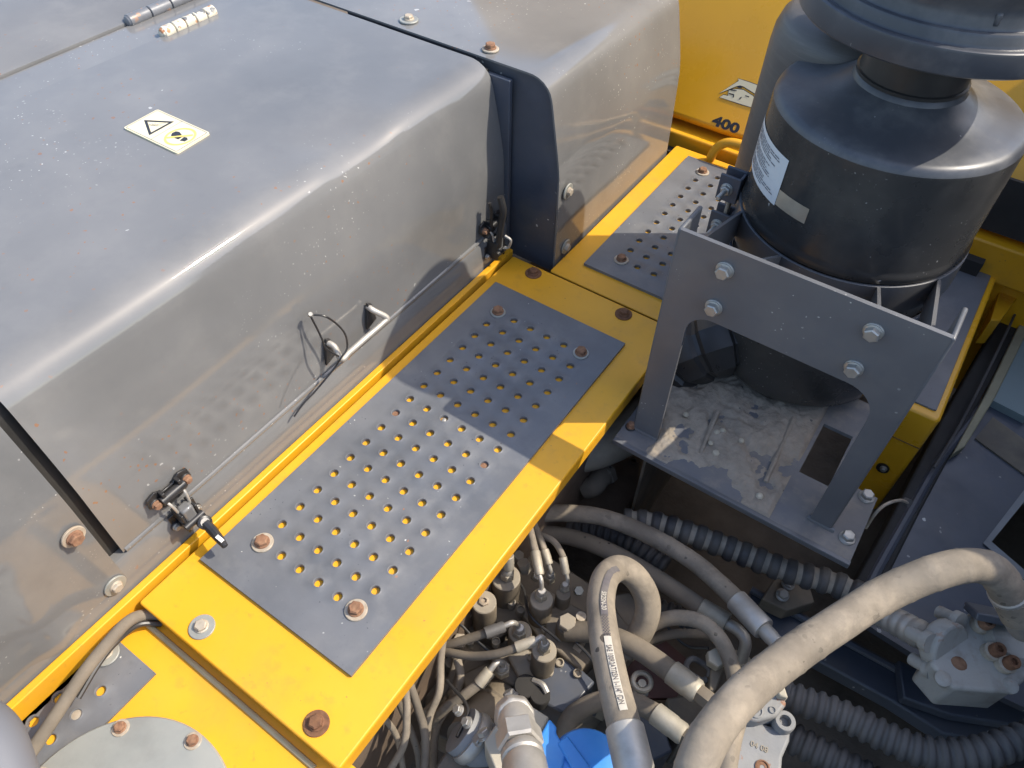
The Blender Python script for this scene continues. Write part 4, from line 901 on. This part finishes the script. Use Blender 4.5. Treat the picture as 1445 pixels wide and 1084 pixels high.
for sx in (-1, 1):
    for sy in (-1, 1):
        p = fc_ - ax * .012 + side * sx * .026 + upv * sy * .02
        q = MB(); q.lathe([(.0075, -.016), (.008, -.014), (.008, .004), (.012, .005), (.012, .014)], 16, frame(p, ax)); q.build('socket_bolt', m_white, wb)
for px, py, m_ in ((1405, 918, m_rusty), (1425, 936, m_rusty), (1390, 880, m_rustD)):
    p = PZ(px, py, zw + .012)
    q = MB(); q.lathe([(.0105, -.014), (.0105, -.003), (.009, -.002)], 20, frame(p, (.15, -.1, 1)), mi=1); q.lathe([(.0078, -.003), (.0078, .008), (.007, .0095), (.004, .0095), (.004, .005), (.0003, .005)], 16, frame(p, (.15, -.1, 1)), cap=False); q.build('socket_bolt', [m_rustD if px > 1400 else m_rusty, m_wash], wb)
for px, py, m_ in ((1352, 938, m_rusty), (1425, 968, m_white), (1330, 958, m_white)):
    q = MB(); q.lathe([(.009, -.003), (.009, .002), (.006, .004)], 14, frame(PZ(px, py, zw - .002), (0, -.2, 1))); q.build('plug', m_, wb)
# black elbow flange that receives the arched hose
b = MB(); b.box((0, 0, 0), (.05, .035, .01), frame(PZ(1400, 868, -.028), (-.2, .5, .6))); b.build('clamp_half', m_navy, wb, bevel=.002)

# ------------------------------------------------------------------ grey manifold with cast numbers
gm = thing('manifold', PZ(1075, 1020, -.09), 'grey cast manifold with the raised numbers 04 08 and socket screws', 'manifold')
zm = -.075
b = MB(); b.prism(ccw(pxpoly([(1030, 1020), (1050, 1012), (1090, 1025), (1117, 1012), (1115, 1045), (1105, 1068), (1100, 1130), (1020, 1130)], zm)), zm - .10, zm); b.build('body', m_castG, gm, bevel=.004, seg=3)
b = MB(); b.prism(ccw(pxpoly([(1035, 1000), (1075, 965), (1098, 975), (1112, 992), (1098, 1010), (1070, 1018), (1052, 1015)], zm + .02)), zm - .08, zm + .02); b.build('upper_boss', m_castG, gm, bevel=.004, seg=3)
b = MB(); b.prism(ccw(pxpoly([(1090, 962), (1100, 958), (1108, 970), (1113, 985), (1100, 982)], zm + .03)), zm - .05, zm + .03); b.build('pale_lug', m_beige, gm, bevel=.002)
b = MB(); b.prism(ccw(pxpoly([(1108, 945), (1122, 935), (1124, 948), (1112, 956)], zm + .03)), zm - .03, zm + .035); b.build('pale_tab', m_beige, gm, bevel=.002)
for px, py, z, r, m_ in ((1067, 1003, zm + .021, .008, m_castG), (1090, 1002, zm + .021, .004, m_castG), (1076, 1083, zm + .001, .008, m_rusty)):
    q = MB(); T2 = Matrix.Translation(PZ(px, py, z)); q.lathe([(r, -.004), (r, .0005), (r * .8, .001), (r * .78, -.0005), (r * .35, -.0005), (r * .33, -.003), (.0005, -.003)], 20, T2, cap=False); q.build('plug', m_, gm)
p = PZ(1104, 1022, zm); q = MB(); q.lathe([(.0118, -.01), (.0118, .011), (.0108, .0125), (.0065, .0125)], 24, Matrix.Translation(p), cap=False); q.lathe([(.0068, .0125), (.0064, .004), (.0002, .004)], 6, Matrix.Translation(p), cap=False); q.build('socket_screw', m_castG, gm)
vs, fs = text_geo('04 08', .0175, .0002, .0005); A_ = PZ(1058, 1052, zm + .0005); B_ = PZ(1083, 1063, zm + .0005); dx = (B_ - A_).normalized(); dy = Vector((0, 0, 1)).cross(dx); ww = max(v[0] for v in vs); kx = (B_ - A_).length / ww
b = MB(); b.add([A_ + dx * v[0] * kx + dy * v[1] * kx + Vector((0, 0, v[2])) for v in vs], fs); b.build('cast_number', m_cast, gm, smooth=False)

# ------------------------------------------------------------------ control valve
vb = thing('control_valve', PZ(760, 900, -.25), 'dusty dark control valve body with plates, caps and plugs', 'valve')
zv = -.17
def blk(name, pts, zt, hgt, m_, bev=.003): 
    b = MB(); b.prism(ccw(pxpoly(pts, zt)), zt - hgt, zt); return b.build(name, m_, vb, bevel=bev, seg=2)
blk('body', [(600, 915), (690, 800), (760, 775), (850, 835), (905, 905), (850, 985), (790, 1010), (640, 1000)], zv - .035, .2, m_castD)
blk('cap_plate', [(655, 845), (705, 822), (748, 862), (700, 905), (660, 890)], zv - .01, .05, m_castD)
blk('cap_plate', [(730, 858), (775, 832), (800, 850), (808, 880), (765, 905)], zv, .05, m_cast)
blk('bank', [(770, 862), (795, 845), (830, 865), (862, 905), (820, 945), (768, 905)], zv + .012, .06, m_castD)
blk('name_plate', [(808, 914), (818, 896), (829, 904), (818, 922)], zv + .0135, .002, m_wash, .0004)
blk('cap_plate', [(690, 920), (745, 900), (790, 935), (800, 965), (755, 985), (700, 955)], zv - .005, .06, m_castD)
blk('bank', [(745, 935), (800, 925), (840, 962), (800, 1010), (755, 985)], zv + .004, .06, m_navy)
blk('bank', [(650, 950), (700, 930), (760, 975), (740, 1010), (700, 1015), (660, 985)], zv - .02, .07, m_castD)
blk('bank', [(600, 960), (640, 935), (680, 965), (700, 1010), (660, 1060), (600, 1030)], zv - .04, .07, m_castD)
blk('cover_plate', [(715, 925), (745, 915), (770, 955), (735, 960)], zv + .004, .02, m_cast)
blk('bank', [(860, 840), (890, 835), (910, 870), (880, 890)], zv - .05, .1, m_castD)
blk('bank', [(845, 945), (870, 925), (880, 960), (862, 985), (845, 975)], zv - .01, .1, m_castD)
blk('foot', [(940, 985), (1000, 975), (1020, 1030), (960, 1050)], zv - .05, .1, m_castD)
blk('foot', [(880, 1010), (930, 1005), (950, 1060), (900, 1084)], zv - .06, .1, m_navy)
def vcap(px, py, z, wpx, h, m_, top, label=None, parent=vb, name='spool_cap', tilt=(0, 0, 1)):
    p = PZ(px, py, z); r = rad(p, wpx)
    b = MB(); b.lathe([(r, -h), (r, -.008), (r * .98, -.006), (r * .98, -.003), (r * .9, 0), (0.0004, .0)], 32, frame(p, tilt), cap=False); b.build(name, m_, parent)
    b = MB(); b.lathe([(r * .97, 0), (r * .9, .0012), (r * .55, .0015), (.0004, .0015)], 32, frame(p, tilt), cap=False); b.build('cap_top', top, parent); return p, r
c1 = vcap(714, 815, zv + .045, 42, .08, m_castD, m_cast)
c2 = vcap(683, 850, zv + .055, 36, .09, m_castD, m_cast)
q = MB(); q.lathe([(rad(c2[0], 15), 0), (rad(c2[0], 15), .004), (rad(c2[0], 9), .005), (rad(c2[0], 9), .002), (.0004, .002)], 6, Matrix.Translation(c2[0] + Vector((0, 0, .001))), cap=False); q.build('socket_plug', m_wash, vb)
c3 = vcap(764, 846, zv + .055, 34, .07, m_castD, m_cast)
c4_ = vcap(734, 892, zv + .03, 34, .06, m_castD, m_cast)
c5 = vcap(768, 918, zv + .06, 36, .07, m_castD, m_cast)
c6 = vcap(800, 882, zv + .035, 30, .03, m_castD, m_castD)
nut(vb, c6[0], (0, 0, 1), rad(c6[0], 26) * 1.75, .012, m_cast, 'plug')
c7 = vcap(742, 968, zv + .012, 34, .02, m_seal, m_seal, name='socket'); c8 = vcap(762, 980, zv + .012, 30, .02, m_seal, m_seal, name='socket')
b = MB(); b.tube(cr([PZ(*p) for p in ((752, 960, zv + .012), (765, 966, zv + .016), (772, 978, zv + .014))], 6), .004, 8); b.build('clip', m_zinc, vb)
vcap(795, 838, zv + .04, 22, .05, m_castD, m_castD)
vcap(640, 930, zv - .01, 28, .05, m_castD, m_cast); vcap(820, 870, zv + .03, 16, .03, m_cast, m_wash); vcap(848, 862, zv + .02, 14, .05, m_wash, m_rusty)
for px, py in ((722, 850), (770, 888), (750, 927), (775, 948), (700, 905), (835, 880), (692, 838), (663, 905), (815, 950), (645, 975), (735, 860), (790, 935)):
    q = MB(); r = .0058; q.lathe([(r, -.012), (r, .001), (r * .75, .0016), (r * .72, -.002), (.0004, -.002)], 12, Matrix.Translation(PZ(px, py, zv + .008)), cap=False); q.build('screw', m_cast, vb)
for px, py, w_ in ((742, 805, 16), (728, 790, 14), (755, 815, 12), (655, 840, 12), (640, 868, 12), (650, 905, 18), (662, 868, 10), (815, 835, 12)):
    nut(vb, PZ(px, py, zv + .02), (random.uniform(-.4, .4), random.uniform(-.4, .2), 1), rad(PZ(px, py, zv), w_) * 2, .018, random.choice([m_wash, m_cast, m_zincD]), 'plug')
# rust-stained patches of bare dust on the body
# ---- small hoses with fittings on the valve
def small_hose(name, label, pts, wpx, m_, sleeve=None, elbow=None, base=None, group=None, ms=m_zincD):
    P0 = PZ(*pts[0]); t = thing(name, P0, label, 'hose', group)
    _, P, r = hose('hose_body', pts, wpx, m_, None, parent=t, n=12, sub=8)
    if sleeve: ferr(t, PZ(*sleeve[0]), PZ(*sleeve[1]), r * 1.28, ms)
    if elbow:
        b = MB(); b.tube(cr([PZ(*p) for p in elbow], 8), r * .62, 12); b.build('elbow', m_zinc, t)
    if base:
        p = PZ(*base); nut(t, p - Vector((0, 0, .012)), (0, 0, 1), r * 2.9, .014); 
        q = MB(); q.lathe([(r * 1.25, .0), (r * 1.25, .006), (r * .9, .009)], 14, Matrix.Translation(p + Vector((0, 0, .001)))); q.build('collar', m_zinc, t)
    return t
z5 = zv + .075
small_hose('pilot_hose', 'pilot hose with a grey sleeve bent onto the cap nearest the cover edge', [(600, 918, zv + .02), (640, 908, zv + .05), (690, 892, z5)], 13, m_hoseD, ((684, 894, z5), (712, 884, z5)), [(710, 884, z5), (724, 879, z5), (731, 884, zv + .05), (732, 890, zv + .035)], (733, 890, zv + .04), ms=m_corr)
small_hose('pilot_hose', 'pilot hose with worn black braid running to the cap beside the printed hose', [(600, 925, zv + .0), (625, 920, zv + .04), (665, 926, zv + .06), (700, 923, zv + .08), (735, 912, zv + .095)], 12, m_hoseD, ((728, 914, zv + .093), (756, 904, zv + .10)), [(754, 905, zv + .10), (764, 899, zv + .10), (769, 905, zv + .085), (768, 912, zv + .07)], (768, 912, zv + .07))
small_hose('pilot_hose', 'dusty pilot hose with a pale sleeve dropping below its elbow toward the bundle', [(600, 1050, zv - .06), (620, 1008, zv + .0), (650, 985, zv + .03), (675, 966, zv + .045), (688, 955, zv + .05)], 15, m_hose, ((676, 966, zv + .045), (692, 946, zv + .055)), [(690, 948, zv + .055), (700, 936, zv + .06), (709, 936, zv + .05), (708, 945, zv + .02)], (708, 943, zv + .03))
small_hose('pilot_hose', 'pilot hose rising from the tall cap toward the walkway cover', [(745, 735, zv + .10), (752, 765, zv + .10), (758, 788, zv + .095)], 11, m_hose, ((755, 778, zv + .097), (762, 812, zv + .09)), [(761, 810, zv + .09), (764, 822, zv + .085), (764, 838, zv + .065)], (764, 838, zv + .065))
small_hose('pilot_hose', 'short pilot hose between the two other rising hoses', [(752, 735, zv + .08), (764, 765, zv + .08), (770, 782, zv + .075)], 10, m_hose, ((768, 776, zv + .077), (775, 797, zv + .07)), [(774, 796, zv + .07), (777, 806, zv + .06), (776, 815, zv + .04)], (776, 813, zv + .045))
small_hose('pilot_hose', 'pilot hose arching down to the small black cap by the loop', [(755, 752, zv + .07), (780, 763, zv + .08), (793, 782, zv + .08), (797, 798, zv + .07)], 9, m_hose, ((794, 786, zv + .078), (799, 810, zv + .065)), [(799, 808, zv + .065), (801, 820, zv + .055), (797, 830, zv + .045)], (797, 829, zv + .045))
small_hose('pilot_hose', 'bent pilot line above the cap hidden under the cover edge', [(700, 770, zv + .09), (712, 778, zv + .10), (719, 788, zv + .09)], 13, m_hose, ((717, 784, zv + .095), (718, 803, zv + .075)), None, (716, 808, zv + .06))
# hanging bundle on the left
bund = [([(628, 880, .0 - .08), (622, 930, -.10), (620, 975, -.12), (606, 1012, -.14), (600, 1060, -.16), (596, 1110, -.18)], 11, m_hose, 'pale hanging hose crossing in front of the bundle'),
        ([(648, 905, -.16), (640, 945, -.17), (630, 970, -.18), (605, 1000, -.19), (590, 1010, -.2)], 10, m_hoseD, 'dark hanging hose passing behind the pale one'),
        ([(572, 970, -.06), (574, 1005, -.08), (570, 1050, -.11), (548, 1090, -.14)], 11, m_hose, 'hanging hose close against the cover edge'),
        ([(578, 965, -.07), (590, 1000, -.10), (600, 1040, -.12), (598, 1100, -.15)], 12, m_hoseD, 'hanging hose bowing outward below the cover edge'),
        ([(560, 985, -.09), (575, 1020, -.12), (590, 1065, -.15), (592, 1110, -.17)], 10, m_hoseD, 'hanging hose at the back of the bundle'),
        ([(645, 930, -.14), (650, 955, -.15), (640, 985, -.17), (615, 1030, -.19), (612, 1100, -.2)], 12, m_hose, 'hose slanting down beside the pump body'),
        ([(540, 1010, -.10), (560, 1040, -.14), (570, 1090, -.18)], 9, m_hose, 'short pale hose end under the cover edge')]
for pts, wp, m_, lab in bund: hose('bundle_hose', pts, wp, m_, lab, group='hoses hanging in a bundle beside the cover')
for k, (pts, wp) in enumerate((([(620, 895, -.15), (645, 880, -.13), (668, 900, -.14), (700, 928, -.15)], 4), ([(690, 800, -.13), (735, 825, -.14), (748, 868, -.13), (790, 905, -.14)], 4), ([(812, 905, -.14), (838, 935, -.14), (850, 975, -.15), (838, 1010, -.17)], 5), ([(870, 800, -.2), (905, 835, -.22), (960, 905, -.22), (1000, 915, -.2)], 4), ([(630, 960, -.13), (660, 1000, -.12), (645, 1040, -.11)], 5))):
    hose('harness_wire', pts, wp, m_black, ('thin black wire curling under the first pilot hose', 'thin black wire threaded between the valve caps', 'thin black wire beside the printed hose foot', 'thin black wire crossing deep behind the loop', 'thin black wire hanging over the pump body')[k], 'wire', n=8)
# pump body and clamps at the bottom
pb2 = thing('pump_body', PZ(690, 1010, -.2), 'black pump body with a rust-flecked grey end and clamp', 'pump')
a, c = PZ(708, 985, -.205), PZ(655, 1045, -.15)
b = MB(); b.lathe([(.020, 0), (.028, .004), (.029, .01), (.029, .03), (.0265, .032), (.0265, .038), (.029, .04), (.029, (c - a).length * .75), (.026, (c - a).length * .8), (.024, (c - a).length)], 28, frame(a, c - a)); b.build('barrel', m_castD, pb2)
b = MB(); b.lathe([(.028, 0), (.028, .03), (.020, .05), (.012, .055)], 24, frame(PZ(650, 1030, -.12), PZ(690, 1060, -.14) - PZ(650, 1030, -.12))); b.build('end_cap', m_castG, pb2)
b = MB(); b.lathe([(.029, 0), (.031, .004), (.031, .01), (.029, .014)], 24, frame(PZ(660, 1037, -.12), PZ(690, 1060, -.14) - PZ(650, 1030, -.12))); b.build('clamp_band', m_zinc, pb2)
for px, py in ((648, 1003, ), (660, 1020), (676, 1045)): bolt(B_zinc, PZ(px, py, -.095), (-.5, -.3, .8), pb2, s=.6)
b = MB(); b.span(PZ(640, 1100, -.16) - Vector((.02, .02, .02)), PZ(700, 1075, -.13) + Vector((.03, .03, 0))); b.build('foot', m_castD, pb2, bevel=.003)
# beige block, silver elbow, blue part
bb = thing('beige_block', PZ(735, 1040, -.12), 'beige dusty steel block behind the silver elbow fitting', 'block')
zc = -.065
b = MB(); b.prism(ccw(pxpoly([(683, 1047), (727, 982), (775, 1012), (735, 1084), (705, 1100)], zc)), zc - .06, zc); b.build('block', m_beige, bb, bevel=.002)
for px, py in ((722, 985), (686, 1040)): bolt(B_zinc, PZ(px, py, zc - .02), (-.6, .2, .4), bb, s=.8)
ef = thing('elbow_fitting', PZ(738, 1040, -.05), 'big silver hexagonal elbow fitting between the beige block and the blue part', 'fitting')
pA, pB = PZ(727, 1012, .01), PZ(746, 1110, .05); dd = (pB - pA).normalized()
b = MB(); b.lathe([(.016, -.030), (.020, -.022), (.022, -.006), (.020, .006)], 8, frame(pA, (dd + Vector((-.3, .4, .3))).normalized())); b.build('elbow_body', m_zinc, ef, bevel=.003, ang=25)
b = MB(); b.lathe([(.017, -.004), (.0195, .008), (.0185, .022)], 20, frame(pA, dd)); b.build('neck', m_zinc, ef)
nut(ef, pA + dd * .016, dd, .040, .024, m_zinc); 
b = MB(); b.lathe([(.0185, 0), (.021, .004), (.021, .010), (.019, .012), (.0215, .016), (.0215, .05)], 28, frame(pA + dd * .042, dd)); b.build('coupling', m_zinc, ef)
b = MB(); b.lathe([(.015, 0), (.015, .07)], 20, frame(pA + Vector((0, 0, -.075)), (.02, .02, 1))); b.build('stem', m_beige, ef)
bl = thing('blue_joint', PZ(810, 1060, -.10), 'bright blue painted joint housing beside the printed hose', 'joint')
zb_ = -.03
b = MB(); b.prism(ccw(pxpoly([(760, 1042), (775, 1015), (786, 1028), (784, 1035), (800, 1060), (790, 1100), (755, 1110)], zb_)), zb_ - .06, zb_ + .004); b.build('arm', m_blue, bl, bevel=.003, seg=3)
b = MB(); b.lathe([(.040, -.05), (.041, -.010), (.038, -.003), (.028, .0), (.0005, .001)], 40, Matrix.Translation(PZ(830, 1082, zb_)), cap=False); b.build('round_housing', m_blue, bl)
b = MB(); b.prism(ccw(pxpoly([(786, 1050), (800, 1038), (835, 1085), (815, 1100)], zb_ + .003)), zb_ - .03, zb_ + .006); b.build('rib', m_blue, bl, bevel=.002)

# ------------------------------------------------------------------ things in the dark under the cover
ub = thing('brown_plate', PZ(880, 690, -.32), 'muddy brown plate with a flat tab deep under the bracket', 'plate')
b = MB(); b.prism(ccw(pxpoly([(760, 665), (870, 640), (905, 650), (902, 690), (885, 720), (880, 740), (760, 735)], -.26)), -.30, -.26); b.build('plate', m_brown, ub, bevel=.004)
b = MB(); b.lathe([(.008, -.002), (.008, .002), (.004, .0025), (.004, -.002)], 20, Matrix.Translation(PZ(894, 650, -.257))); b.build('boss', m_brown, ub)
pe = thing('pale_elbow', PZ(840, 680, -.2), 'pale dusty pipe elbow in the dark under the walkway cover', 'elbow')
b = MB(); b.tube(cr([PZ(*p) for p in ((855, 668, -.21), (846, 676, -.205), (838, 686, -.205), (826, 690, -.215))], 6), .017, 16); b.build('pipe', m_hoseD, pe); nut(pe, PZ(858, 665, -.21), PZ(845, 678, -.207) - PZ(858, 665, -.21), .036, .014, m_hoseD)
gp = thing('grey_drum', PZ(850, 640, -.1), 'dusty grey curved casing between the walkway cover and the bracket', 'casing')
b = MB(); b.tube(cr([PZ(*p) for p in ((800, 640, -.16), (850, 628, -.15), (900, 600, -.14), (940, 560, -.13))], 8), .035, 28); b.build('casing', m_cast, gp)
rp = thing('red_panel', PZ(960, 930, -.3), 'dark red brown panel deep behind the quarter-circle hose', 'panel')
b = MB(); b.prism(ccw(pxpoly([(880, 930), (940, 905), (975, 935), (955, 985), (880, 985)], -.26)), -.27, -.26); b.build('plate', mat('dark red paint', (.075, .022, .014), .5, var=.3), rp)
# ring eye fitting, small bits between the stub hoses
ey = thing('eye_fitting', PZ(905, 970, -.17), 'small ring fitting standing between the two stub hoses', 'fitting')
b = MB(); c = PZ(906, 962, -.13); b.tube([c + Vector((.011 * math.cos(a), .011 * math.sin(a), 0)) for a in np.linspace(0, 2 * math.pi, 24)], .0035, 8); b.build('ring', m_zincD, ey)
nut(ey, PZ(902, 978, -.15), (0, .1, 1), .018, .014, m_zinc); b = MB(); b.lathe([(.005, -.06), (.005, .02)], 12, Matrix.Translation(PZ(903, 972, -.15))); b.build('stem', m_zincD, ey)
lk = thing('lever_linkage', PZ(1000, 950, -.2), 'black linkage plates with pale ends beside the arched hose', 'linkage')
b = MB(); b.prism(ccw(pxpoly([(1003, 945), (1015, 930), (1022, 945), (1012, 970), (1000, 985)], -.13)), -.15, -.13); b.build('plate', m_castD, lk, bevel=.002)
nut(lk, PZ(1008, 934, -.13), (0, 0, 1), .022, .016, m_beige); b = MB(); c = PZ(985, 945, -.14); b.tube([c + Vector((.015 * math.cos(a), .012 * math.sin(a), .003 * math.sin(3 * a))) for a in np.linspace(0, 6, 24)], .004, 8); b.build('clip', m_corr, lk)
# dark block added under the covers to close light gaps in the bay
sb = MB(); sb.span((-.06, -.66, -.60), (.215, .60, -.05)); tag(sb.build('deck_filler', m_brown, smooth=False), 'dark brown filler added beneath the walkway covers against light gaps', 'frame')
wr = thing('earth_wire', PZ(1250, 715, -.08), 'thin pale wire curling from the bracket plate to the black channel', 'wire')
b = MB(); b.tube(cr([PZ(*p) for p in ((1222, 745, -.08), (1235, 725, -.05), (1250, 712, -.04), (1270, 706, -.06), (1282, 710, -.09))], 8), .0022, 8); b.build('wire', m_wash, wr)
b = MB(); b.lathe([(.006, -.004), (.006, .004)], 10, frame(PZ(1280, 709, -.088), (.6, -.3, .4))); b.build('end_clip', m_corr, wr)
bp = thing('bolt_bracket', PZ(1110, 830, -.2), 'dark tab with two bright bolts below the corrugated conduit', 'bracket')
b = MB(); b.prism(ccw(pxpoly([(1075, 845), (1095, 812), (1140, 818), (1150, 850), (1110, 862)], -.22)), -.25, -.22); b.build('tab', m_castD, bp, bevel=.002)
for px, py in ((1112, 824), (1104, 840)): bolt(B_zinc, PZ(px, py, -.215), (.1, -.2, 1), bp, s=.85)
